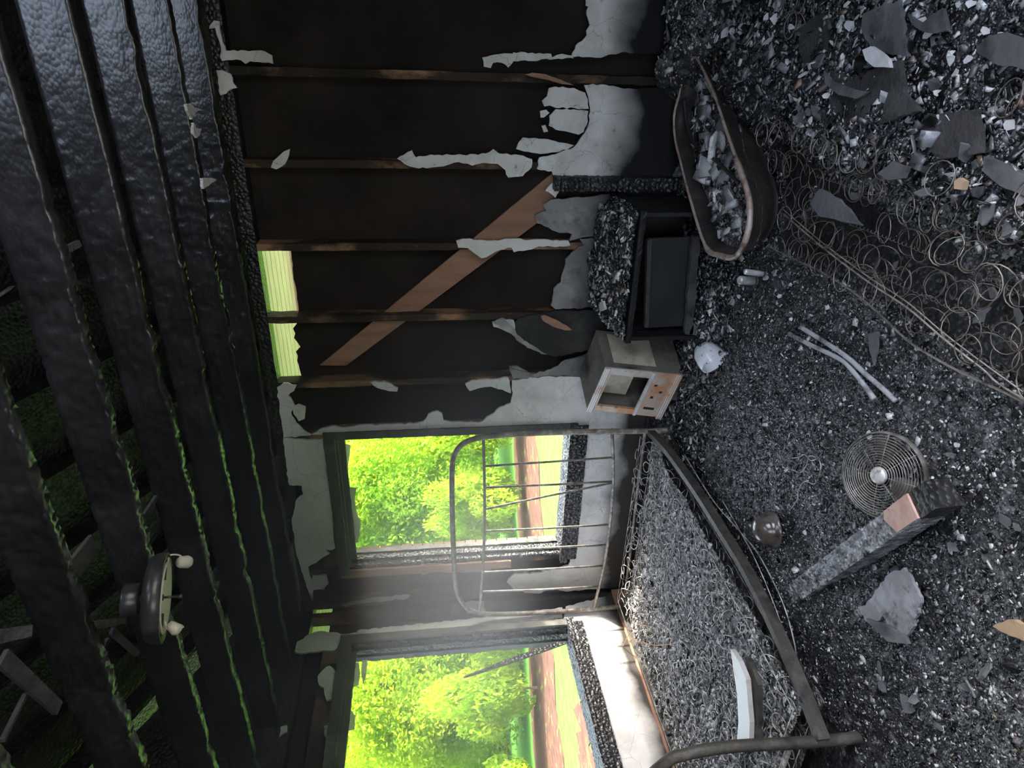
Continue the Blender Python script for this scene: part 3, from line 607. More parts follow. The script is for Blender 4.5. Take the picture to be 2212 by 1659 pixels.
for row, (d, s0_, nk) in enumerate(((17.2, -11.6, 6), (22.0, -9.3, 5), (26.8, -11.6, 5))):
    for k in range(nk):
        v = (k+row) % 2; p = gpt(d, s0_+k*4.65)
        t = thing('tree', TL[v], 'tree', p, 'yellow green trees beyond the lawn' if v == 0 else 'deeper green trees beyond the lawn')
        rz = math.radians(45)+rt.choice((0, math.pi)); sc = .90; zs = .86+.26*row+rt.uniform(-.03, .03)
        f_ = put('foliage', FV[v], p, t, (0, 0, rz), (sc, sc, zs)); f_['kind'] = 'stuff'; put('trunk', TM[v], p, t, (0, 0, rz), (sc, sc, zs))
for k in range(9):
    p = gpt(14.0+.35*(k % 2), -7.7+k*1.9)
    t = thing('shrub', 'low bushy green shrub at the edge of the bare earth strip', 'shrub', p, 'low shrubs along the bare earth strip')
    f_ = put('foliage', FV[2], p, t, (0, 0, rt.uniform(0, 6)), (.78, .78, rt.uniform(1.1, 1.5))); f_['kind'] = 'stuff'
    b = B(); b.tube([(0, 0, 0), (.02, .02, .5)], [.03, .015], 6); put('stem', mesh('stem', b.V, b.F, M['bark']), p, t)

# ================================================================== DEBRIS ON THE FLOOR
def H(x, y):
    """height of the burnt debris over the floor"""
    x = np.asarray(x, float); y = np.asarray(y, float)
    h = .030+.035*fbm(x*2.2, y*2.2, 5)+.020*fbm(x*9, y*9, 9, 3)
    h = h+sstep(2.80, 3.1, x)*sstep(-.42, -.10, y)*(.15+.08*fbm(x*6, y*6, 3))*sstep(1.0, 1.7, ((x-3.17)/.40)**2+((y+.55)/.48)**2)
    h = h+sstep(1.6, 2.0, x)*(1-sstep(2.8, 3.1, x))*sstep(-.75, -.35, y)*.035
    h = h+sstep(3.16, 3.36, x-.10*(y+1.3))*(.13*fbm(x*4, y*4, 21)+.035)
    h = h+sstep(-2.35, -2.75, y)*(1-sstep(2.6, 3.0, x))*.06*fbm(x*3, y*3, 31)
    return h*sstep(-4.3, -4.1, y)
def heightfield(xs, ys, fn, rough=.012, cell=.028, seed=2):
    X, Y = np.meshgrid(xs, ys, indexing='ij')
    d1, d2 = worley(X/cell, Y/cell, seed); e1, e2 = worley(X/cell*2.3+3, Y/cell*2.3, seed+1)
    Z = fn(X, Y)+rough*(np.clip((d2-d1), 0, .6)-.25)+rough*.5*(np.clip((e2-e1), 0, .6)-.25)
    V = np.stack([X, Y, Z], -1).reshape(-1, 3); n = len(ys)
    i, k = np.meshgrid(np.arange(len(xs)-1), np.arange(n-1), indexing='ij')
    return V, np.stack([i*n+k, (i+1)*n+k, (i+1)*n+k+1, i*n+k+1], -1).reshape(-1, 4)
def grid(a, b, fine_a, fine_b, fs, cs):
    return np.unique(np.round(np.r_[np.arange(a, fine_a, cs), np.arange(fine_a, fine_b, fs), np.arange(fine_b, b, cs), b], 4))
xs = grid(.01, RX-.01, 1.15, 4.25, .0095, .05); ys = grid(RY+.01, -.02, -2.85, -.05, .0095, .05)
V, Fc = heightfield(xs, ys, H)
tag(obj('ash_layer', V, Fc, M['ash'], smooth=False), 'thick layer of grey and black ash covering the floor', 'ash', kind='stuff')

def chips(n, area, hfn, smin, smax, cols, seed, power=2.0, mask=None, lift=.25, flat=(.10, .30), tilt=.42):
    """irregular burnt fragments: deformed boxes with one colour each"""
    rn = np.random.default_rng(seed)
    x = rn.uniform(area[0], area[1], n); y = rn.uniform(area[2], area[3], n)
    if mask is not None: k = mask(x, y, rn); x, y = x[k], y[k]; n = len(x)
    s = smin+(smax-smin)*rn.random(n)**power
    ext = np.stack([s, s*rn.uniform(.35, .9, n), s*rn.uniform(*flat, n)], 1)
    c = np.array([[i, j, k] for i in (-1, 1) for j in (-1, 1) for k in (-1, 1)], float)
    Vl = c[None]*ext[:, None]*rn.uniform(.55, 1.15, (n, 8, 3))
    a, b, g = rn.normal(0, tilt, n), rn.normal(0, tilt, n), rn.uniform(0, 6.283, n)
    def rot(V, i, j, t): c_, s_ = np.cos(t)[:, None], np.sin(t)[:, None]; p, q = V[..., i].copy(), V[..., j].copy(); V[..., i] = c_*p-s_*q; V[..., j] = s_*p+c_*q
    rot(Vl, 1, 2, a); rot(Vl, 0, 2, b); rot(Vl, 0, 1, g)
    z = hfn(x, y)+s*lift
    Vw = (Vl+np.stack([x, y, z], 1)[:, None]).reshape(-1, 3)
    q = np.array([(0, 1, 3, 2), (4, 6, 7, 5), (0, 4, 5, 1), (2, 3, 7, 6), (0, 2, 6, 4), (1, 5, 7, 3)])
    Fc = (np.arange(n)[:, None, None]*8+q[None]).reshape(-1, 4)
    p = np.array([w for w, _, _ in cols]); k = rn.choice(len(cols), n, p=p/p.sum())
    lo = np.array([c_[1] for c_ in cols])[k]; hi = np.array([c_[2] for c_ in cols])[k]
    col = lo+(hi-lo)*rn.random((n, 1)); return Vw, Fc, np.repeat(col, 8, 0)
CHAR = (1, (.004, .004, .0045), (.022, .022, .024)); GREY = (1, (.08, .08, .085), (.32, .32, .335)); PALE = (1, (.40, .39, .38), (.72, .71, .69)); BRN = (1, (.12, .08, .06), (.30, .20, .15))
def w(c, k): return (k, c[1], c[2])
def floormask(x, y, rn):
    m_ = (x < 1.42) & (y > -2.25); q = (x > 2.92) & (x < 3.3) & (y < -1.0) & (rn.random(len(x)) < .9); return ~(m_ | q)
P1 = chips(62000, (1.2, 3.8, -2.85, -.05), H, .0024, .0078, [w(CHAR, .62), w(GREY, .22), w(PALE, .15), w(BRN, .01)], 21, mask=floormask)
P2 = chips(2800, (1.3, 3.8, -2.85, -.05), H, .007, .016, [w(CHAR, .70), w(GREY, .20), w(PALE, .09), w(BRN, .01)], 22, mask=floormask)
P3 = chips(10000, (2.85, 3.85, -2.6, -.05), H, .004, .017, [w(CHAR, .66), w(GREY, .18), w(PALE, .14), w(BRN, .02)], 23, mask=lambda x, y, r: (y > -.75) | (x > 3.22+.1*(y+1.3)))
P4 = chips(3500, (1.55, 2.95, -.75, -.08), H, .006, .024, [w(CHAR, .74), w(GREY, .2), w(PALE, .06)], 24)
def merge(*ps):
    V, Fc, Cc, k = [], [], [], 0
    for v, f, c in ps: V.append(v); Fc.append(f+k); Cc.append(c); k += len(v)
    return np.concatenate(V), np.concatenate(Fc), np.concatenate(Cc)
P5 = chips(420, (2.95, 3.85, -2.5, -.1), lambda x, y: H(x, y)+.006, .018, .038, [w(CHAR, .5), w(GREY, .38), w(BRN, .04)], 25, mask=lambda x, y, r: (y > -.6) | (x > 3.3+.1*(y+1.3)), flat=(.06, .16), tilt=.6)
P6 = chips(9000, (3.7, 4.3, -2.85, -.05), H, .003, .016, [w(CHAR, .66), w(GREY, .18), w(PALE, .14), w(BRN, .02)], 26)
V, Fc, Cc = merge(P1, P2, P3, P4, P5, P6)
tag(obj('burnt_rubble', V, Fc, M['chips'], col=Cc), 'loose litter of charcoal and ash fragments over the floor', 'rubble', kind='stuff')

# single larger fragments one can pick out
def fragment(seed, m_, thick=(.10, .22), n=7):
    rn = random.Random(seed); P = []
    for k in range(n):
        a_ = 6.283*k/n+rn.uniform(-.3, .3); r = rn.uniform(.55, 1.0); P.append((r*math.cos(a_), r*rn.uniform(.6, .8)*math.sin(a_), 0))
    b = slab(B(), P, (0, 0, 1), rn.uniform(*thick)); V = np.array(b.V)
    V[:, 2] += .16*np.array([rn.uniform(-1, 1) for _ in V])*.5
    return mesh('fragment', V, b.F, M[m_])
FS = [fragment(k, 'shard') for k in range(8)]; FL = [fragment(50+k, 'char', (.3, .6)) for k in range(6)]; FG = [fragment(80+k, 'sheetgrey') for k in range(6)]
rf_ = random.Random(12)
def clear(x, y):
    e = math.hypot((x-3.17)/.45, (y+.58)/.56)
    if e < 1.08: k = 1.12/max(e, .05); x, y = 3.17+(x-3.17)*k, -.58+(y+.58)*k
    if 1.6 < x < 2.99 and y > -.54: y = -.56-.3*((x*7) % 1)
    return min(max(x, .05), 4.25), min(y, -.06)
def scatter(name, meshes, p, s, label, cat, group, tilt=.5):
    x, y = clear(p[0], p[1])
    if (x, y) != (p[0], p[1]): p = (x, y, float(H(x, y))+.012)
    o = put(name, rf_.choice(meshes), p, None, (rf_.gauss(0, tilt), rf_.gauss(0, tilt), rf_.uniform(0, 6.28)), (s, s, s*.9)); return tag(o, label, cat, group)
PXS = [(1440, 30, 26), (1462, 80, 14), (1490, 25, 24), (1500, 66, 16), (1560, 70, 20), (1546, 82, 14), (1612, 60, 18), (1640, 48, 14), (1680, 40, 18), (1712, 62, 12), (1820, 50, 20), (1842, 58, 22), (1828, 122, 12), (1820, 142, 15), (1990, 155, 18), (2015, 125, 14), (2062, 128, 22), (2072, 158, 20), (2100, 130, 14), (2140, 148, 12), (2155, 165, 9), (2190, 270, 22), (2186, 292, 18), (2076, 300, 14), (1976, 285, 16), (2106, 312, 14), (1772, 10, 14), (1836, 10, 14), (1952, 36, 16), (2012, 76, 18), (1972, 64, 15), (2080, 10, 14), (2205, 105, 12), (1735, 108, 10), (1655, 100, 18), (1700, 96, 14), (1590, 66, 10), (1470, 45, 12), (1545, 40, 12), (1632, 110, 12), (1570, 108, 12), (1420, 320, 14), (1455, 345, 14), (1440, 300, 9), (1395, 350, 12), (1410, 290, 9), (1600, 640, 12), (1590, 600, 10), (1552, 690, 22), (1566, 712, 16), (1660, 600, 14), (1690, 640, 12), (1668, 556, 12), (1715, 690, 10), (1860, 340, 12), (1745, 395, 13), (1430, 1445, 10), (1460, 905, 12), (1450, 945, 14), (1470, 925, 12), (1510, 950, 12), (1480, 990, 13), (1525, 930, 9), (2060, 1190, 14), (2075, 960, 12), (2080, 1010, 10), (2095, 1230, 11), (1885, 940, 18), (1745, 1150, 9)]
for x, y, s in PXS:
    p = onZ(x, y, .1)
    for _ in range(4): p = onZ(x, y, float(H(np.clip(p[0], 0, RX), np.clip(p[1], RY, -.05))))
    p[1] = min(p[1], -.06); dist = np.linalg.norm(p-CAM); p[2] = float(H(p[0], p[1]))+.012
    scatter('plaster_shard', FS, p, s*.66*dist/F_PX, 'pale broken plaster shard lying in the black rubble', 'shard', 'pale plaster shards in the rubble')
for k in range(80):
    x, y = rf_.uniform(2.95, 3.72), rf_.uniform(-2.3, -.12)
    if x < 3.3 and y < -.2: x += .4
    x = min(x, 3.8); scatter('plaster_shard', FS, (x, y, float(H(x, y))+.014), rf_.uniform(.010, .022), 'pale broken plaster shard lying in the black rubble', 'shard', 'pale plaster shards in the rubble', .6)
for k in range(110):
    x, y = rf_.uniform(1.65, 3.75), rf_.uniform(-2.6, -.12)
    scatter('charcoal_lump', FL, (x, y, float(H(x, y))+.008), rf_.uniform(.014, .034), 'small black charcoal lump lying in the ash', 'charcoal', 'charcoal lumps in the ash')
for k in range(70):
    x, y = (rf_.uniform(3.0, 3.75), rf_.uniform(-2.3, -.15)) if k % 3 else (rf_.uniform(1.7, 2.7), rf_.uniform(-2.7, -2.05))
    scatter('ash_flake', FG, (x, y, float(H(x, y))+.012), rf_.uniform(.016, .042), 'grey ash-coated flake of burnt lining', 'flake', 'grey flakes of burnt lining')

# larger sheets lying on the heap (traced outlines on the heap's surface)
SHEETS = []
def insheet(x, y, m_=.03):
    for Q in SHEETS:
        if Q[:, 0].min()-m_ > x or Q[:, 0].max()+m_ < x or Q[:, 1].min()-m_ > y or Q[:, 1].max()+m_ < y: continue
        c = Q.mean(0); d = np.array((x, y))-c; L = np.hypot(*d)+1e-9; q = c+d*max(0, 1-m_/L)
        odd = False
        for i in range(len(Q)):
            a, b = Q[i], Q[i-1]
            if (a[1] > q[1]) != (b[1] > q[1]) and q[0] < (b[0]-a[0])*(q[1]-a[1])/(b[1]-a[1])+a[0]: odd = not odd
        if odd: return True
    return False
def sheet(name, label, cat, pts, z, m_, th=.012, tilt=(0, 0), curl=0, step=12, amp=2.5, group=None):
    P = np.array([onZ(x, y, z) for x, y in jag(pts, step, amp)]); c = P.mean(0)
    q = P-c; P[:, 2] += q[:, 0]*tilt[0]+q[:, 1]*tilt[1]+curl*(q[:, 0]**2+q[:, 1]**2)
    SHEETS.append(P[:, :2].copy())
    return tag(slab(B(), P, (0, 0, 1), th).build(name, M[m_], base=c), label, cat, group)
sheet('burnt_board', 'wide dark ash-covered board lying over the burst mattress', 'board', [(1742, 165), (1760, 150), (1850, 165), (1950, 130), (1958, 200), (1992, 240), (1900, 268), (1800, 288), (1745, 262)], .185, 'sheetdark', .016, (.06, -.04))
sheet('curved_shard', 'smooth curved light grey shard on the dark board', 'shard', [(1785, 155), (1800, 175), (1850, 195), (1872, 198), (1845, 213), (1810, 205), (1785, 180)], .205, 'sheetgrey', .008, (.1, .05), step=20, amp=.5)
sheet('lining_sheet', 'tall grey sheet of lining standing out of the rubble by the dark board', 'sheet', [(1875, 30), (1945, 0), (1947, 122), (1930, 118), (1880, 108), (1868, 60)], .20, 'sheetgrey', .012, (.12, .1))
sheet('lining_sheet', 'grey torn lining sheet with a pale lower lip', 'sheet', [(1955, 30), (1990, 50), (2040, 18), (2050, 66), (2020, 72), (1985, 66), (1960, 46)], .19, 'sheetgrey', .012, (.1, -.1))
sheet('lining_sheet', 'broad dark brown lining sheet above the pale plaster shards', 'sheet', [(2095, 100), (2130, 75), (2170, 70), (2230, 90), (2230, 150), (2150, 140), (2100, 115)], .19, 'sheetgrey', .012, (.1, -.15))
sheet('short_plank', 'short grey weathered plank with a split end', 'plank', [(2130, 338), (2212, 378), (2250, 420), (2212, 424), (2160, 402), (2126, 370)], .18, 'sheetgrey', .022, (.05, .05), amp=1)
sheet('lining_sheet', 'blue grey triangular sheet lying on the mattress springs', 'sheet', [(1755, 440), (1780, 408), (1815, 430), (1850, 487), (1815, 479), (1770, 468)], .205, 'sheetgrey', .008, (.15, .1))
sheet('lining_sheet', 'small dark grey pointed sheet beside the burst springs', 'sheet', [(1895, 375), (1930, 348), (1962, 360), (1950, 385), (1915, 390)], .22, 'sheetgrey', .01, (.1, .05))
sheet('lining_sheet', 'pale ragged plaster sheet against the dark board', 'sheet', [(1868, 108), (1885, 100), (1914, 128), (1916, 146), (1886, 145), (1872, 130)], .215, 'shard', .012, (.1, .1))
sheet('lining_sheet', 'dark flat sheet beside the metal tub', 'sheet', [(1735, 60), (1790, 20), (1810, 100), (1795, 140), (1745, 150), (1730, 110)], .17, 'sheetdark', .012, (.05, .1))
sheet('lining_sheet', 'grey sheet half hidden in rubble at the wall', 'sheet', [(1385, -20), (1450, -20), (1432, 8), (1405, 14), (1386, 6)], .25, 'shard', .012, (.1, .3))
sheet('lining_sheet', 'wide dark sheet under the pale shards', 'sheet', [(2000, 250), (2110, 235), (2120, 330), (2030, 345), (1990, 300)], .17, 'sheetdark', .012, (.03, .04))
sheet('ash_sheet', 'light grey ash-dusted plaster sheet lying on the open floor', 'sheet', [(1850, 1318), (1882, 1292), (1915, 1245), (1955, 1226), (1990, 1290), (1985, 1325), (1955, 1375), (1928, 1362), (1905, 1330), (1880, 1352)], .088, 'ashsheet', .010, (.03, .02), step=9, amp=4)
sheet('ash_sheet', 'folded grey tongue of lining beside the light ash-dusted sheet', 'sheet', [(1880, 1335), (1905, 1345), (1945, 1378), (1950, 1392), (1915, 1385), (1895, 1360)], .12, 'sheetgrey', .012, (-.1, .2))
sheet('wood_splinter', 'tan torn wood splinter lying on the ash', 'splinter', [(2145, 1352), (2180, 1338), (2230, 1352), (2230, 1398), (2196, 1378), (2160, 1364)], .11, 'tan', .014, (.1, .1))
sheet('wood_splinter', 'small bare tan wood scrap on the burst springs', 'splinter', [(2062, 392), (2072, 384), (2082, 392), (2076, 410), (2060, 408)], .22, 'tan', .014, (.1, .1))
sheet('lining_sheet', 'slim grey sliver lying beside the mattress edge', 'sheet', [(1876, 722), (1898, 716), (1892, 760), (1884, 790), (1878, 760)], .09, 'sheetgrey', .008, (.05, .05))

# ================================================================== METAL BED
bed = thing('metal_bed', 'scorched tubular metal bed frame with barred headboard under the window', 'bed', (.8, -1.2, 0))
HY = -.20
def hb(px): return [onY(x, y, HY) for x, y in px]
arch = hb([(1400, 931), (1300, 932), (1180, 935), (1100, 939), (1040, 945), (1005, 956), (985, 976), (977, 1010), (977, 1100), (980, 1200), (983, 1255), (990, 1288), (1010, 1314), (1040, 1325), (1100, 1326), (1200, 1322), (1300, 1314), (1346, 1310)])
arch = [np.array((arch[0][0], HY, 0.0))]+arch+[np.array((arch[-1][0], HY, 0.0))]
B().tube(smoothline(arch, 5), .017, 12).build('headboard_arch', M['bed'], bed, True)
B().tube(smoothline(hb([(1044, 943), (1047, 1100), (1043, 1230), (1035, 1325)]), 6), .0095, 10).build('headboard_rail', M['bed'], bed, True)
B().tube(smoothline(hb([(1322, 934), (1325, 1030), (1318, 1130), (1305, 1220), (1282, 1315)]), 6), .0105, 10).build('headboard_rail', M['bed'], bed, True)
for p, q in (((1046, 1007), (1325, 988)), ((1047, 1053), (1324, 1040)), ((1047, 1100), (1323, 1043)), ((1047, 1147), (1317, 1133)), ((1046, 1190), (1311, 1177)), ((1045, 1236), (1303, 1222)), ((1043, 1278), (1292, 1267))):
    a, b_ = hb([p, q]); B().tube([a, (a+b_)/2+np.array((0, random.uniform(-.006, .006), 0)), b_], .0068, 8).build('headboard_bar', M['bed'], bed, True)
B().tube(hb([(1393, 934), (1376, 1070), (1361, 1200), (1346, 1312)]), .010, 6).build('cross_rail', M['bed'], bed, True)
def anglerail(px, z, name, h=.045, t=.030):
    P = smoothline([onZ(x, y, z) for x, y in px], 6); b = B(); n = len(P); V = []
    for i in range(n):
        T = P[min(i+1, n-1)]-P[max(i-1, 0)]; T[2] = 0; T /= np.linalg.norm(T); o = np.cross(T, (0, 0, 1))
        o = o if o[0] < 0 else -o
        for (da, dz) in ((0, .0), (0, -h), (.004, -h), (.004, -.004), (t, -.004), (t, 0)): V.append(P[i]+o*da+np.array((0, 0, dz)))
    Fc = [(i*6+k, i*6+(k+1) % 6, i*6+6+(k+1) % 6, i*6+6+k) for i in range(n-1) for k in range(6)]+[tuple(range(6))[::-1], tuple(range((n-1)*6, n*6))]
    return obj(name, V, Fc, M['beddark'], bed)
anglerail([(1399, 930), (1440, 975), (1500, 1060), (1550, 1140), (1600, 1222), (1650, 1318), (1700, 1428), (1740, 1525), (1768, 1598)], .215, 'side_rail')
B().box((.06, -2.2, .17), (.075, -.2, .215)).build('side_rail', M['beddark'], bed)
foot = [onY(x, y, -2.2) for x, y in ((1775, 1601), (1700, 1606), (1600, 1611), (1530, 1619), (1475, 1631), (1440, 1646))]
foot = [np.array((foot[0][0], -2.2, 0))]+foot+[np.array(v) for v in ((1.28, -2.2, .815), (.8, -2.2, .82), (.3, -2.2, .815), (.12, -2.2, .75), (.07, -2.2, .62), (.07, -2.2, 0))]
B().tube(smoothline(foot, 6), .020, 12).build('footboard_arch', M['beddark'], bed, True)
for x in (.35, .65, .95, 1.25): B().tube([(x, -2.2, .3), (x, -2.2, .81)], .006, 8).build('footboard_bar', M['bed'], bed, True)
B().tube([(.07, -2.2, .3), (1.49, -2.2, .3)], .01, 8).build('footboard_rail', M['bed'], bed, True)
for y in (-.7, -1.2, -1.7): B().box((.07, y-.012, .165), (1.60, y+.012, .172)).build('slat', M['beddark'], bed)

def coil_mesh(name, r0, r1, h, turns, wire, m_, seg=13, sides=4):
    n = int(turns*seg); P = []
    for i in range(n+1):
        t = i/n; rr = r1+(r0-r1)*abs(2*t-1)**1.3; a_ = 2*math.pi*turns*t; zt = h*float(sstep(.28, .70, t))+.006*t; P.append((rr*math.cos(a_), rr*math.sin(a_), zt))
    b = B().tube(P, wire, sides, caps=False); return mesh(name, b.V, b.F, m_, True)
CS = [coil_mesh('coil', .034, .026, .085, 2.2, .0023, M['wirelight']), coil_mesh('coil', .031, .026, .075, 1.7, .0023, M['wirelight'])]
bs = thing('bed_springs', 'burnt open coil mattress springs lying on the metal bed frame', 'mattress springs', (.8, -1.2, .172))
rb = random.Random(3)
BX0, BX1, BY0, BY1 = .22, 1.545, -2.12, -.31
for i in range(15):
    for k in range(19):
        x = BX0+.05+(BX1-BX0-.09)*i/14+rb.uniform(-.012, .012); y = BY0+.05+(BY1-BY0-.1)*k/18+rb.uniform(-.012, .012)
        put('coil', rb.choice(CS), (x, y, .175), bs, (rb.gauss(0, .22), rb.gauss(0, .22), rb.uniform(0, 6)), (1, 1, rb.uniform(.8, 1.25)))
for z in (.18, .262): B().tube([(BX0, BY0, z), (BX1, BY0, z), (BX1+.02, (BY0+BY1)/2, z-.006), (BX1, BY1, z), (BX0, BY1, z)], .0022, 5, closed=True).build('border_wire', M['wirelight'], bs, True)
for k in range(9):
    y = BY0+.1+k*.21; P = [(BX0+(BX1-BX0)*i/60, y+.004*math.sin(i*2.1), .258+.004*math.cos(i*2.1)+.006*math.sin(i*.35+k)) for i in range(61)]
    B().tube(P, .0014, 4).build('lacing_wire', M['wirelight'], bs, True)
def HB(x, y): return .188+.05*fbm(np.asarray(x)*4, np.asarray(y)*4, 41)+.06*(1-sstep(.15, .55, x))*fbm(np.asarray(x)*7, np.asarray(y)*7, 44)-.045*sstep(-.62, -.40, y)
V, Fc = heightfield(np.arange(BX0-.02, BX1+.005, .012), np.arange(BY0+.02, BY1+.03, .012), HB, .016, .03, 8)
V2 = V.copy(); V2[:, 2] = .13; nv = len(V)
tag(obj('mattress_ash', np.r_[V, V2], np.r_[Fc, Fc[:, ::-1]+nv], M['ashlight']), 'crumbled grey ash filling the springs on the metal bed', 'ash', kind='stuff')
V, Fc, Cc = merge(chips(7500, (BX0, BX1, BY0+.02, BY1), HB, .004, .014, [w(CHAR, .38), w(GREY, .20), w(PALE, .38), w(BRN, .04)], 31), chips(900, (BX0, .9, BY0+.02, BY1), HB, .008, .022, [w(CHAR, .3), w(GREY, .4), w(PALE, .26), w(BRN, .04)], 32))
tag(obj('bed_rubble', V, Fc, M['chips'], col=Cc), 'loose ash crumbs and flakes strewn over the bed springs', 'rubble', kind='stuff')
sheet('enamel_strip', 'pale bent enamel metal strip lying across the bed springs', 'metal strip', [(1583, 1402), (1600, 1428), (1615, 1468), (1618, 1560), (1613, 1618), (1583, 1618), (1592, 1560), (1592, 1500), (1586, 1440)], .30, 'whitemetal', .02, (.05, .02), step=40, amp=.4)
sheet('dark_gap_strip', 'dark strip standing for the shaded gap beside the pale enamel strip', 'metal strip', [(1612, 1418), (1622, 1430), (1638, 1480), (1636, 1600), (1626, 1610), (1622, 1540), (1622, 1480)], .275, 'beddark', .02, (.02, .02), step=40, amp=.5)  # dark strip put in for the shaded gap along the enamel strip
def wirething(label, pts, r=.0025, m_='wirelight', sm=8, name='loose_wire'):
    return tag(B().tube(smoothline(pts, sm), r, 6).build(name, M[m_], None, True, base=np.min(np.asarray(pts), 0)), label, 'wire')
wirething('long thin wire strung beside the dark bed rail over the ash', [onZ(x, y, z) for x, y, z in ((1480, 985, .12), (1540, 1080, .13), (1600, 1150, .13), (1640, 1200, .12), (1690, 1300, .12), (1716, 1390, .12), (1722, 1440, .1), (1745, 1500, .08), (1760, 1540, .07))], .0028)
wirething('kinked wire bundle hanging close under the bed rail', [onZ(x, y, z) for x, y, z in ((1560, 1080, .16), (1600, 1150, .15), (1632, 1210, .15), (1670, 1300, .14), (1705, 1400, .13), (1712, 1424, .1))], .0022)
wirething('thin frayed wire tangle on the ash beside the brown dome', [onZ(x, y, .10) for x, y in ((1706, 1103), (1722, 1080), (1725, 1060), (1738, 1040), (1760, 1045), (1772, 1020), (1770, 995), (1750, 985), (1742, 1005), (1730, 1020), (1712, 1015), (1690, 1010))], .002)
wirething('second frayed wire curling around a hollow in the ash', [onZ(x, y, .10) for x, y in ((1702, 990), (1725, 988), (1738, 982), (1752, 995), (1765, 990))], .002)
wirething('heat tinted wire arching over the ash at the head of the bed', [onZ(x, y, z) for x, y, z in ((1345, 1398, .26), (1368, 1355, .30), (1385, 1350, .31), (1400, 1354, .29), (1410, 1362, .26))], .0022, 'copper')
wirething('heat tinted wire looping down beside the baseboard', [onZ(x, y, z) for x, y, z in ((1360, 1380, .26), (1395, 1390, .31), (1420, 1394, .30), (1460, 1390, .26))], .0022, 'copper')

# ================================================================== BURST MATTRESS ON THE FLOOR
ms = thing('mattress_springs', 'burst brown coil spring mattress lying on the floor with bare border wires', 'mattress springs', (3.3, -1.8, .03))
TUBC = np.array((3.17, -.58))
RZ = .225
rim = smoothline([onZ(x, y, RZ) for x, y in ((1500, 125), (1478, 165), (1470, 200), (1458, 250), (1460, 300), (1472, 350), (1490, 420), (1525, 530), (1558, 552), (1590, 554), (1612, 520), (1622, 470), (1618, 420), (1600, 365), (1572, 285), (1545, 205), (1515, 140))], 6, True)
rim[:, 1] = np.minimum(rim[:, 1], -.05)
rimxy = rim[:, :2]; rc_ = rimxy.mean(0)
def intub(x, y, rn, k=.86, pad=0.0):
    ang = np.arctan2(y-rc_[1], x-rc_[0]); ra = np.arctan2(rimxy[:, 1]-rc_[1], rimxy[:, 0]-rc_[0]); od = np.argsort(ra); R_ = np.hypot(rimxy[:, 0]-rc_[0], rimxy[:, 1]-rc_[1])
    return np.hypot(x-rc_[0], y-rc_[1]) < k*np.interp(ang, ra[od], R_[od], period=6.2831853)+pad
CM = [coil_mesh('coil', .044, .036, .115, 3.6, .0016, M['wire'], 15), coil_mesh('coil', .040, .034, .105, 3.2, .0016, M['wire'], 15), coil_mesh('coil', .047, .041, .10, 3.0, .0017, M['wire2'], 15)]
MX0, MX1, MY0, MY1 = 2.90, 3.86, -2.85, -.95
for i in range(11):
    for k in range(21):
        x = MX0+.055+i*.089+rb.uniform(-.014, .014); y = MY1-.055-k*.089+rb.uniform(-.014, .014)
        if intub(np.array([x]), np.array([y]), None, 1.0, .055)[0] or insheet(x, y): continue
        if x > 3.36 and rb.random() < .8: continue
        z = .045+(.04 if x > 3.25 else .0)+rb.uniform(0, .015)
        put('coil', rb.choice(CM), (x, y, z), ms, (rb.gauss(0, .12), rb.gauss(0, .12), rb.uniform(0, 6)), (1, 1, rb.uniform(.8, 1.2)))
top = [onZ(x, y, z) for x, y, z in ((1692, 461, .165), (1725, 490, .185), (1790, 545, .19), (1880, 612, .185), (1960, 665, .18), (2040, 733, .165), (2120, 795, .145), (2212, 862, .12))]
low = [onZ(x, y, z) for x, y, z in ((1662, 533, .105), (1700, 552, .11), (1760, 580, .11), (1820, 615, .11), (1880, 660, .11), (1960, 735, .11), (2040, 785, .11), (2120, 825, .11), (2212, 868, .11))]
def closewire(P, name, r): B().tube(smoothline(P, 6), r, 6).build(name, M['wire2'], ms, True)
e1 = top[-1]; closewire(top+[np.array((MX0+.02, MY0, .12)), np.array((MX1, MY0, .15)), np.array((MX1, -1.3, .16))], 'border_wire', .0028)
closewire(low+[np.array((MX0, MY0, .07)), np.array((MX1, MY0, .08)), np.array((MX1, -1.3, .08))], 'border_wire', .0034)
closewire([p+np.array((.016, .006, .004)) for p in top], 'border_wire', .002)
for k in range(4):
    x = MX0+.11+k*.105; P = []
    for i in range(620):
        t = i/619; y = -1.32-t*1.48; P.append((x+.0045*math.cos(i*.9), y, .150+.0045*math.sin(i*.9)+.01*math.sin(t*9+k)))
    B().tube(P, .0010, 3).build('helical_lacing', M['wire'], ms, True)
V, Fc = heightfield(np.arange(MX0+.01, MX1, .02), np.arange(MY0, MY1-.02, .02), lambda x, y: .064+.02*fbm(x*8, y*8, 81)+.05*sstep(3.18, 3.36, x), .012, .05, 15)
keep = ~intub(V[Fc].mean(1)[:, 0], V[Fc].mean(1)[:, 1], None, 1.0, .02); Fc = Fc[keep]
V2 = V.copy(); V2[:, 2] = .03; nv = len(V)
obj('charred_padding', np.r_[V, V2], np.r_[Fc, Fc[:, ::-1]+nv], M['char'], ms)

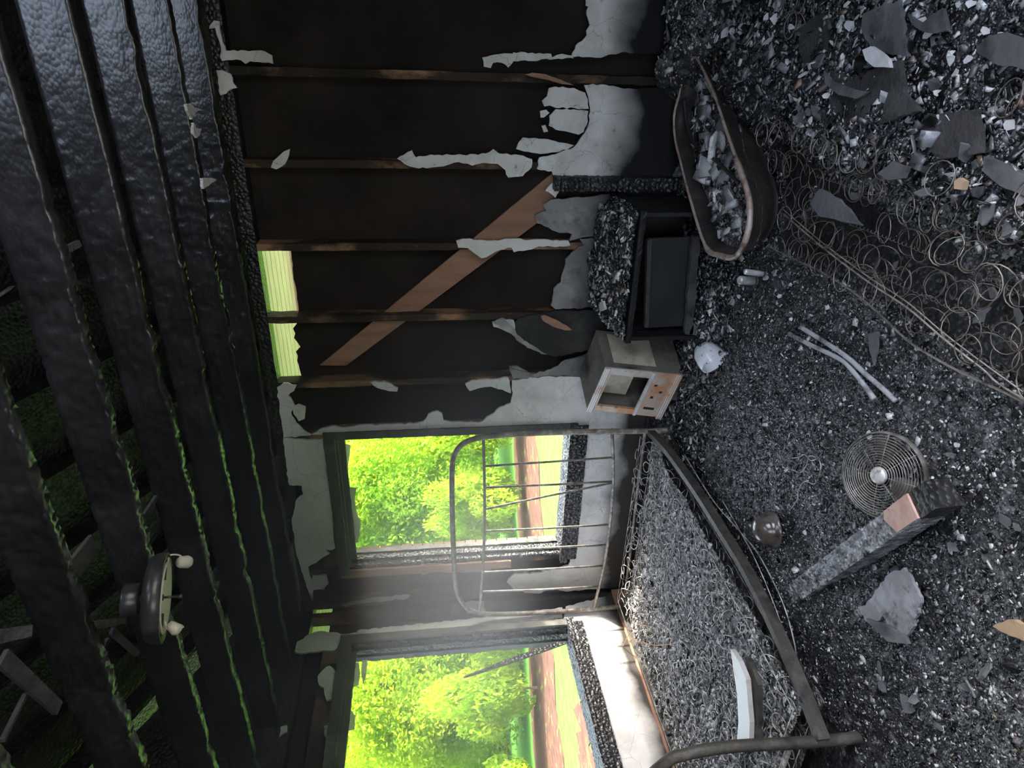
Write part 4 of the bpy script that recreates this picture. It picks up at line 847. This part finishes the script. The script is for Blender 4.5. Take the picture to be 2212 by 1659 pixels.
# ================================================================== METAL TUB
tub = thing('metal_tub', 'rusty dented oval metal tub filled with ash standing by the wall', 'tub', (TUBC[0], TUBC[1], .06))
cen = rim.mean(0); n = len(rim)
rings = []
for t in np.linspace(0, 1, 7):
    q = cen+(rim-cen)*(1-.14*t-.05*math.sin(t*9)*.3); q = q.copy(); q[:, 2] = RZ-t*(RZ-.065); q[:, 1] += .03*t; rings.append(q)
V = np.concatenate(rings); Fc = [(i*n+k, i*n+(k+1) % n, (i+1)*n+(k+1) % n, (i+1)*n+k) for i in range(6) for k in range(n)]
inner = [cen+(r-cen)*.975+np.array((0, 0, 0)) for r in rings]
for r, i_ in zip(rings, inner): i_[:, 2] = r[:, 2]
k0 = len(V); V = np.r_[V, np.concatenate(inner)]
Fc += [tuple(k0+j for j in f[::-1]) for f in Fc[:6*n]]+[(k, k0+k, k0+(k+1) % n, (k+1) % n) for k in range(n)]+[tuple(range(6*n, 7*n))[::-1]]
obj('tub_body', V, Fc, M['rust'], tub, True)
rr = np.array([.0052+.004*(vnoise(i*.5, 3.3, 2)-.3)+(.006 if p[1] < -.72 and p[0] < 3.2 else 0) for i, p in enumerate(rim)])
B().tube(rim+np.array((0, 0, .004)), rr, 8, closed=True).build('rolled_rim', M['rustrim'], tub, True)
near = np.array([p for p in rim if p[1] < cen[1]]); near = near[np.argsort(near[:, 0])]
B().tube(smoothline([onZ(x, y, z) for x, y, z in ((1478, 215, .215), (1482, 255, .20), (1495, 300, .195), (1515, 325, .19), (1550, 350, .195), (1595, 395, .21))], 6), .008, 8).build('strap', M['rust'], tub, True)
def HT(x, y): return .125+.075*fbm(np.asarray(x)*6, np.asarray(y)*6, 51)
nr = 10; V = [cen*np.array((1, 1, 0))+np.array((0, 0, float(HT(cen[0], cen[1]))))]; Fc = []
for j in range(1, nr+1):
    for k in range(n):
        p = cen+(rim[k]-cen)*(.93*j/nr); d1, d2 = worley(p[0]/.03, p[1]/.03, 4); V.append(np.array((p[0], p[1], float(HT(p[0], p[1])+.012*(min(d2-d1, .6)-.25)))))
for k in range(n): Fc.append((0, 1+k, 1+(k+1) % n))
for j in range(nr-1):
    for k in range(n): a_ = 1+j*n; Fc.append((a_+k, a_+n+k, a_+n+(k+1) % n, a_+(k+1) % n))
o = obj('ash_fill', V, Fc, M['ashlight'], tub); o['kind'] = 'stuff'
V, Fc, Cc = merge(chips(2300, (2.7, 3.6, -1.1, -.05), HT, .006, .024, [w(CHAR, .46), w(GREY, .22), w(PALE, .30), w(BRN, .02)], 61, mask=intub), chips(60, (2.8, 3.5, -1.0, -.15), HT, .03, .055, [w(PALE, .6), w(GREY, .4)], 62, mask=intub))
o = obj('rubble_fill', V, Fc, M['chips'], tub, col=Cc); o['kind'] = 'stuff'

# ================================================================== CABINET, MICROWAVE
cb = thing('cabinet', 'burnt out black low cabinet with rubble heaped on top', 'cabinet', (2.56, -.27, .04))
cx0, cx1, cy0, cy1, cz0, cz1 = 2.235, 2.90, -.46, -.06, .06, .475
def cbox(nm, lo, hi, m_='black'): return charbar(cb, lo, hi, m_, nm, cell=.05, amp=.003, seed=int(lo[0]*100))
cbox('top', (cx0-.01, cy0-.01, cz1-.03), (cx1+.01, cy1, cz1)); cbox('side', (cx0, cy0, cz0), (cx0+.02, cy1, cz1-.03)); cbox('side', (cx1-.02, cy0, cz0), (cx1, cy1, cz1-.03))
cbox('base', (cx0+.02, cy0, cz0), (cx1-.02, cy1, cz0+.02)); B().box((cx0+.02, cy1-.012, cz0+.02), (cx1-.02, cy1, cz1-.03)).build('back_panel', M['black'], cb)
q = [onY(x, y, -.40) for x, y in ((1408, 515), (1492, 512), (1480, 704), (1400, 708))]
slab(B(), q, (0, -1, 0), .02).build('drawer_front', M['blacksheen'], cb)
e = [onY(x, y, -.425) for x, y in ((1399, 520), (1408, 516), (1401, 708), (1393, 708))]; slab(B(), e, (0, -1, 0), .03).build('drawer_lip', M['sheetdark'], cb)
q = [onY(x, y, -.47) for x, y in jag([(1497, 512), (1514, 508), (1506, 600), (1496, 724), (1480, 722), (1488, 610)], 14, 2)]; slab(B(), q, (0, -1, 0), .03).build('front_rail', M['sheetdark'], cb)
q = [onY(x, y, -.47) for x, y in ((1499, 698), (1488, 722), (1524, 728), (1512, 712))]; slab(B(), q, (0, -1, 0), .012).build('corner_bracket', M['sheetgrey'], cb)
def HC(x, y): x = np.asarray(x, float); y = np.asarray(y, float); return cz1+.13*sstep(cx0-.03, cx0+.12, x)*sstep(cx1+.03, cx1-.12, x)*sstep(cy0-.03, cy0+.10, y)*(.55+.6*fbm(x*7, y*7, 71))
V, Fc = heightfield(np.arange(cx0, cx1+.001, .012), np.arange(cy0, cy1+.001, .012), HC, .02, .03, 12); V2 = V.copy(); V2[:, 2] = cz1-.004; nv = len(V)
A = merge((np.r_[V, V2], np.r_[Fc, Fc[:, ::-1]+nv], np.full((2*nv, 3), .02)), chips(2600, (cx0, cx1, cy0, cy1), HC, .006, .024, [w(CHAR, .66), w(GREY, .18), w(PALE, .14), w(BRN, .02)], 72))
tag(obj('rubble_heap', A[0], A[1], M['chips'], col=A[2]), 'heap of charred rubble and plaster bits on the low cabinet', 'rubble', kind='stuff')
sheet('pale_shard', 'pale blue chip of plaster stuck on the cabinet rubble', 'shard', [(1292, 655), (1302, 650), (1306, 668), (1296, 672)], .60, 'shard', .012)

A_, B_, C_, D_ = [np.array(v) for v in ((1.74, -.29, .60), (2.06, -.40, .55), (1.99, -.385, .095), (1.67, -.30, .145))]
dep = np.array((.13, .20, .012)); E2, F2, G2, H2 = B_+dep, C_+dep, A_+dep, D_+dep
mw = thing('microwave_oven', 'scorched rusty microwave oven standing on its end beside the black cabinet', 'microwave', tuple((A_+B_+C_+D_)/4*np.array((1, 1, 0))+np.array((0, 0, .09))))
fn = np.cross(B_-A_, D_-A_); fn /= np.linalg.norm(fn); fn = fn if fn[1] < 0 else -fn
sn = np.cross(E2-B_, C_-B_); sn /= np.linalg.norm(sn); sn = sn if sn[0] > 0 else -sn
tn = np.cross(E2-B_, A_-B_); tn /= np.linalg.norm(tn); tn = tn if tn[2] > 0 else -tn
def fp(s, t, o=0): return (A_*(1-s)+B_*s)*(1-t)+(D_*(1-s)+C_*s)*t+fn*o
def sp(s, t, o=0): return (B_*(1-s)+E2*s)*(1-t)+(C_*(1-s)+F2*s)*t+sn*o
def plate(nm, f, s0, s1, t0, t1, n_, th, m_, o=0, par=None): return slab(B(), [f(s0, t0, o), f(s1, t0, o), f(s1, t1, o), f(s0, t1, o)], n_, th).build(nm, M[m_], par or mw)
slab(B(), [B_, E2, F2, C_], sn, .006).build('side_panel', M['mwcase'], mw); slab(B(), [A_, G2, H2, D_], -sn, .006).build('side_panel', M['mwcase'], mw)
slab(B(), [A_, B_, E2, G2], tn, .012).build('end_panel', M['mwcase'], mw); slab(B(), [D_, C_, F2, H2], -tn, .012).build('end_panel', M['mwcase'], mw)
slab(B(), [E2, G2, H2, F2], -fn, .006).build('back_panel', M['mwcase'], mw)
plate('door_frame', fp, 0, 1, 0, .10, fn, .016, 'mwmetal', .008); plate('door_frame', fp, .86, 1, .10, .62, fn, .016, 'mwmetal', .008); plate('door_frame', fp, 0, .12, .10, .62, fn, .016, 'mwmetal', .008)
cp = plate('control_panel', fp, 0, 1, .62, .93, fn, .016, 'mwmetal', .008)
for (s0, s1, t0, t1) in ((.16, .21, .70, .84), (.42, .47, .72, .76), (.56, .60, .80, .84), (.70, .74, .70, .74)): plate('button_slot', fp, s0, s1, t0, t1, fn, .003, 'black', .010, cp)
plate('panel_lip', fp, .0, 1, .60, .635, fn, .014, 'shard', .016)
for k, t in enumerate((.93, .955, .98)): B().tube([fp(-.02, t, .012), fp(1.02, t, .012)], .008, 6).build('end_trim', M['mwmetal'], mw)
for k, t in enumerate((.005, .03, .055)): B().tube([fp(-.03, t, .014), fp(1.0, t, .014)], .007, 6).build('end_trim', M['whitemetal'], mw)
plate('keypad', fp, .45, 1.02, 1.0, 1.10, fn, .008, 'sheetgrey', .012)
def lattice(f, s0, s1, t0, t1, n_, o, ns, nt, width):
    b = B()
    for d_ in (-1, 1):
        for k in range(-nt, ns+1):
            pts = []
            for j in (0, 1):
                pass
            i0 = max(0, -k) if d_ == 1 else max(0, k-ns+0); 
            u0, v0, u1, v1 = (max(k, 0), max(-k, 0), min(ns, k+nt), min(nt, ns-k)) if d_ == 1 else (min(k+nt, ns), k+nt-min(k+nt, ns), max(k, 0), k+nt-max(k, 0))
            if d_ == -1: v1 = min(v1, nt); u1 = k+nt-v1
            if u0 == u1: continue
            a = f(s0+(s1-s0)*u0/ns, t0+(t1-t0)*v0/nt, o); c = f(s0+(s1-s0)*u1/ns, t0+(t1-t0)*v1/nt, o); dd = c-a; L = np.linalg.norm(dd)
            if L < .004: continue
            q = np.cross(dd/L, n_)*width; slab(b, [a+q, c+q, c-q, a-q], n_, .002)
    return b
slab(B(), [sp(.10, .06, .004), sp(.92, .16, .004), sp(.92, .66, .004), sp(.14, .66, .004), sp(.04, .40, .004), sp(.04, .2, .004)], sn, .004).build('vent_backing', M['mwcase'], mw)
lattice(sp, .12, .90, .12, .66, sn, .007, 15, 19, .0022).build('vent_mesh', M['mwmesh'], mw)
def cv(s, t, o=0): return fp(s, t, 0)+dep*.30
lattice(cv, .18, .80, .16, .50, fn, .0, 17, 15, .0026).build('window_mesh', M['mwmesh'], mw)

# ================================================================== SMALLER THINGS
post = thing('charred_post', 'short black charred wooden post leaning on the torn plaster', 'post', (2.92, -.05, .2))
charbar(post, (2.922, -.075, .14), (2.992, -.005, .82), 'char', 'timber', .03, .008, 33)
# table fan
fc = onZ(1905, 1027, .125); fd = (CAM-fc); fd[2] = 0; fd /= np.linalg.norm(fd); fnrm = np.array((fd[0]*.36, fd[1]*.36, .93)); fnrm /= np.linalg.norm(fnrm)
FR = np.array(Vector((0, 0, 1)).rotation_difference(Vector(fnrm)).to_matrix())
fan = thing('table_fan', 'burnt round table fan with wire grille lying face up in the ash', 'fan', (fc[0], fc[1], .04))
def loc(P): return np.asarray(P, float)@FR.T+fc
R0 = .132
for k in range(13):
    r = .034+k*(R0-.036)/12; z = .018*math.sqrt(max(0, 1-(r/R0)**2))
    B().tube(loc([(r*math.cos(a_), r*math.sin(a_), z) for a_ in np.linspace(0, 2*math.pi, 40, endpoint=False)]), .0013, 4, closed=True).build('grille_ring', M['grille'], fan, True)
for k in range(8):
    a_ = k*math.pi/4+.3; B().tube(loc([(r*math.cos(a_), r*math.sin(a_), .018*math.sqrt(max(0, 1-(r/R0)**2))-.002) for r in np.linspace(.02, R0, 8)]), .0012, 4).build('grille_spoke', M['grille'], fan, True)
B().lathe([(R0-.002, .006), (R0+.003, .0), (R0+.004, -.012), (R0, -.016), (R0-.004, -.010), (R0-.004, .004)], fc, 48, FR).build('grille_rim', M['grille'], fan, True)
B().lathe([(.0, .026), (.014, .026), (.022, .023), (.027, .017), (.027, .013), (.0, .013)], fc, 28, FR).build('hub_badge', M['badge'], fan, True)
for k in range(3):
    a_ = k*2.094+.5; P = []
    for (r, da, z) in ((.02, -.3, -.012), (.05, -.55, -.006), (.10, -.42, -.002), (.115, 0, -.012), (.10, .40, -.022), (.05, .5, -.024), (.02, .3, -.018)): P.append((r*math.cos(a_+da), r*math.sin(a_+da), z))
    slab(B(), loc(P), fnrm, .003).build('blade', M['brownshiny'], fan)
for k in range(9):
    r = .03+k*.0122; B().tube(loc([(r*math.cos(a_), r*math.sin(a_), -.045-.004*(1-r/R0)) for a_ in np.linspace(0, 2*math.pi, 32, endpoint=False)]), .0013, 4, closed=True).build('rear_grille_ring', M['grille'], fan, True)
B().lathe([(0, -.02), (.03, -.02), (.034, -.03), (.034, -.07), (0, -.07)], fc, 20, FR).build('motor', M['black'], fan, True)
# charred timber with a bare sawn patch
T0, T1 = [onZ(x, y, .175) for x, y in ((1958, 1066), (1991, 1119))]
U0, U1 = [onZ(x, y, .06) for x, y in ((1675, 1272), (1720, 1315))]
tm = thing('charred_timber', 'ash-crusted charred timber with a bare pink wood end beside the fan', 'timber', tuple((T0+U1)/2*np.array((1, 1, 0))+np.array((0, 0, .05))))
ax_ = (U0+U1)/2-(T0+T1)/2; Lb = np.linalg.norm(ax_); ax_ /= Lb; sd = T1-T0; sd -= ax_*np.dot(sd, ax_); wd_ = np.linalg.norm(sd); sd /= wd_; up_ = np.cross(ax_, sd); up_ = up_ if up_[2] > 0 else -up_
def timber(s0, s1, m_, nm, grow=0.0, amp=.006, hh=.075):
    nx = max(2, int((s1-s0)*Lb/.010)); per = []
    for p, q in (((0, 0), (1, 0)), ((1, 0), (1, 1)), ((1, 1), (0, 1)), ((0, 1), (0, 0))):
        for i in range(9): t = i/9; per.append((p[0]+(q[0]-p[0])*t, p[1]+(q[1]-p[1])*t))
    per = np.array(per); n_ = len(per); V = []
    for i in range(nx+1):
        s = s0+(s1-s0)*i/nx
        for k, (a_, b2) in enumerate(per):
            d1, d2 = worley(np.array([s*Lb/.024]), np.array([k*.55]), 6); dd = amp*(min(float((d2-d1)[0]), .5)-.25)*2+grow
            c0 = (T0+T1)/2+ax_*s*Lb-up_*hh*.5; V.append(c0+sd*((a_-.5)*wd_*(1+dd*10))+up_*((.5-b2)*(hh+dd*2)))
    Fc = [(i*n_+k, i*n_+(k+1) % n_, (i+1)*n_+(k+1) % n_, (i+1)*n_+k) for i in range(nx) for k in range(n_)]+[tuple(range(n_))[::-1], tuple(range(nx*n_, nx*n_+n_))]
    return obj(nm, V, Fc, M[m_], tm)
timber(.0, 1.0, 'charash', 'charred_length'); timber(-.075, .003, 'char', 'dark_end', -.0006, .002)  # end block is darker than the ash-crusted length
pq = [(T0+T1)/2+ax_*a_*Lb+sd*(b2*wd_)+up_*.006 for a_, b2 in ((.0, -.46), (.0, .47), (.11, .46), (.13, .1), (.145, -.2), (.13, -.46))]; slab(B(), pq, up_, .012).build('bare_patch', M['pinewood'], tm)
# brown glazed dome
dc = onZ(1668, 1143, .095)
dm = thing('brown_dome', 'shiny dark brown domed lid lying in the ash beside the bed rail', 'lid', tuple(dc))
B().lathe([(.078, 0), (.077, .012), (.068, .014), (.066, .034), (.057, .055), (.039, .071), (.018, .078), (0, .079)], dc, 36).build('dome', M['brownshiny'], dm, True)
B().lathe([(.009, .060), (.009, .072), (.006, .073), (.004, .066)], dc+np.array((-.022, .006, -.006)), 14, eul(.1, -.35, 0)).build('vent_hole', M['black'], dm, True)
# broken white ceramic shade
pc = onZ(1530, 768, .13); md = -RIGHT*.55+DOWN*.35-FWD*.45; md /= np.linalg.norm(md)
RT = np.array(Vector((0, 0, 1)).rotation_difference(Vector(md)).to_matrix())
cpo = thing('broken_ceramic', 'broken white ceramic bowl lying below the microwave', 'bowl', (pc[0], pc[1], .08))
B().lathe([(.012, -.072), (.036, -.064), (.060, -.030), (.070, .012), (.072, .050), (.068, .050)], pc, 26, RT, .5, 5.3).build('shell', M['ceramic'], cpo, True)
B().lathe([(.0675, .050), (.066, .012), (.056, -.027), (.033, -.058), (0, -.062)], pc, 26, RT, .5, 5.3).build('inner_face', M['ceramic'], cpo, True)
# two small steel cylinders
for i, (x, y, r, h, lab) in enumerate(((1610, 607, .019, .085, 'short wide bright steel canister standing in the rubble below the tub'), (1632, 592, .012, .095, 'slim bright steel tube standing beside the wide canister'))):
    p = onZ(x+22, y, .085); cn = thing('steel_canister', lab, 'canister', tuple(p))
    B().lathe([(0, 0), (r, 0), (r, h*.9), (r*.9, h*.95), (r*.55, h), (0, h)], p, 20, eul(.12-.2*i, .1, 0)).build('body', M['steel'], cn, True)
    B().lathe([(r*1.04, h*.06), (r*1.06, h*.10), (r*1.04, h*.14)], p, 20, eul(.12-.2*i, .1, 0)).build('band', M['lampdark'], cn, True)
for lab, px in (('ash-coated bent rod lying on the floor, kinked near its far end', ((1688, 722), (1740, 748), (1795, 776), (1822, 800), (1845, 830), (1866, 862))), ('longer straight ash-coated rod lying beside the kinked rod', ((1716, 708), (1760, 736), (1812, 772), (1850, 808), (1885, 840), (1914, 866)))):
    P = smoothline([np.array((*(onZ(x, y, .1)[:2]), float(H(*onZ(x, y, .1)[:2]))+.016)) for x, y in px], 6)
    rd = thing('bent_rod', lab, 'rod', tuple(P[0])); B().tube(P, .0085, 8).build('rod', M['rod'], rd, True); B().tube([P[0]-(P[1]-P[0])*.3, P[0]+(P[1]-P[0])*.3], .010, 8).build('ferrule', M['sheetgrey'], rd, True)

# ceiling lamp
lc = np.array((*(onZ(342, 1292, 2.35)[:2]), 2.35))
lp = thing('ceiling_lamp', 'broken round ceiling lamp with dark shell and yellowed reflector hanging from the joists', 'lamp', (lc[0], lc[1], 2.45))
B().lathe([(0, .105), (.048, .105), (.05, .10), (.05, .062), (.046, .058), (0, .058)], lc, 28).build('canopy', M['lampdark'], lp, True)
B().lathe([(0, .058), (.014, .058), (.014, .035), (0, .035)], lc, 14).build('stem', M['lampdark'], lp, True)
B().lathe([(.0, .040), (.100, .040), (.128, .032), (.136, .014), (.138, -.014), (.132, -.016), (.128, .008), (.118, .022), (0, .026)], lc, 44).build('shell', M['lampdark'], lp, True)
B().lathe([(.0, .016), (.06, .012), (.100, .0), (.112, -.010), (.108, -.014), (.06, .004), (0, .008)], lc+np.array((.0, 0, -.004)), 40).build('reflector', M['lampwhite'], lp, True)
B().lathe([(0, .0), (.010, 0), (.010, -.008), (.004, -.010), (.004, -.05), (.007, -.05), (.007, -.062), (0, -.062)], lc, 12).build('centre_bolt', M['lampdark'], lp, True)
for (dx, dy) in ((.062, .055), (-.065, -.045)): 
    for s in (1,): B().box(lc+np.array((dx-.03, dy-.004, -.012)), lc+np.array((dx+.03, dy+.004, -.002)), rotz(.7), lc+np.array((dx, dy, 0))).build('socket_clip', M['black'], lp)
sc_ = lc+np.array((.03, .125, -.052)); B().lathe([(0, .02), (.014, .02), (.019, .012), (.021, -.014), (.016, -.024), (0, -.024)], sc_, 18, eul(.5, .5, 0)).build('lamp_holder', M['lampwhite'], lp, True)
B().tube(smoothline([lc+np.array((.045, .10, -.01)), lc+np.array((.065, .12, -.012)), sc_+np.array((.02, .01, .012)), sc_], 5), .003, 6).build('flex', M['lampwhite'], lp, True)
sc2 = lc+np.array((-.105, -.03, -.04)); B().lathe([(0, .022), (.012, .022), (.016, .01), (.020, -.01), (.012, -.02), (0, -.022)], sc2, 16, eul(-.6, .4, 0)).build('lamp_holder', M['lampwhite'], lp, True)
B().tube(smoothline([lc+np.array((-.09, -.01, -.012)), sc2+np.array((0, 0, .02)), sc2+np.array((-.02, .02, -.02)), sc2+np.array((-.03, .04, -.01))], 5), .004, 6).build('flex', M['lampwhite'], lp, True)

lp.rotation_mode = 'AXIS_ANGLE'; lp.rotation_axis_angle = (math.radians(14), .739, .674, 0)

# haze volume added to imitate the veil of glare around the bright windows
hz_ = bpy.data.materials.new('glare_veil'); hz_.use_nodes = True; n, l = hz_.node_tree.nodes, hz_.node_tree.links; n.remove(n['Principled BSDF'])
vs = n.new('ShaderNodeVolumeScatter'); vs.inputs['Color'].default_value = (.93, .93, .92, 1)
g_ = n.new('ShaderNodeNewGeometry'); sx = n.new('ShaderNodeSeparateXYZ'); l.new(g_.outputs['Position'], sx.inputs[0]); dn = None
for ax_n, (a0, a1) in (('X', (2.75, .8)), ('Z', (.75, 1.35)), ('Y', (-2.6, -1.1))):
    mr = n.new('ShaderNodeMapRange'); mr.interpolation_type = 'SMOOTHSTEP'; mr.inputs[1].default_value = a0; mr.inputs[2].default_value = a1; l.new(sx.outputs[ax_n], mr.inputs[0])
    if dn is None: dn = mr.outputs[0]
    else: mu = n.new('ShaderNodeMath'); mu.operation = 'MULTIPLY'; l.new(dn, mu.inputs[0]); l.new(mr.outputs[0], mu.inputs[1]); dn = mu.outputs[0]
mu = n.new('ShaderNodeMath'); mu.operation = 'MULTIPLY'; l.new(dn, mu.inputs[0]); mu.inputs[1].default_value = .36; l.new(mu.outputs[0], vs.inputs['Density'])
va = n.new('ShaderNodeVolumeAbsorption'); va.inputs['Color'].default_value = (.93, .93, .92, 1); l.new(mu.outputs[0], va.inputs['Density'])
ad = n.new('ShaderNodeAddShader'); l.new(vs.outputs[0], ad.inputs[0]); l.new(va.outputs[0], ad.inputs[1])
l.new(ad.outputs[0], n['Material Output'].inputs['Volume'])
tag(B().box((.03, -2.6, .75), (2.75, -.03, 2.43)).build('veil_haze', hz_), 'thin haze volume added for the veil of glare beside the windows', 'haze', kind='stuff')
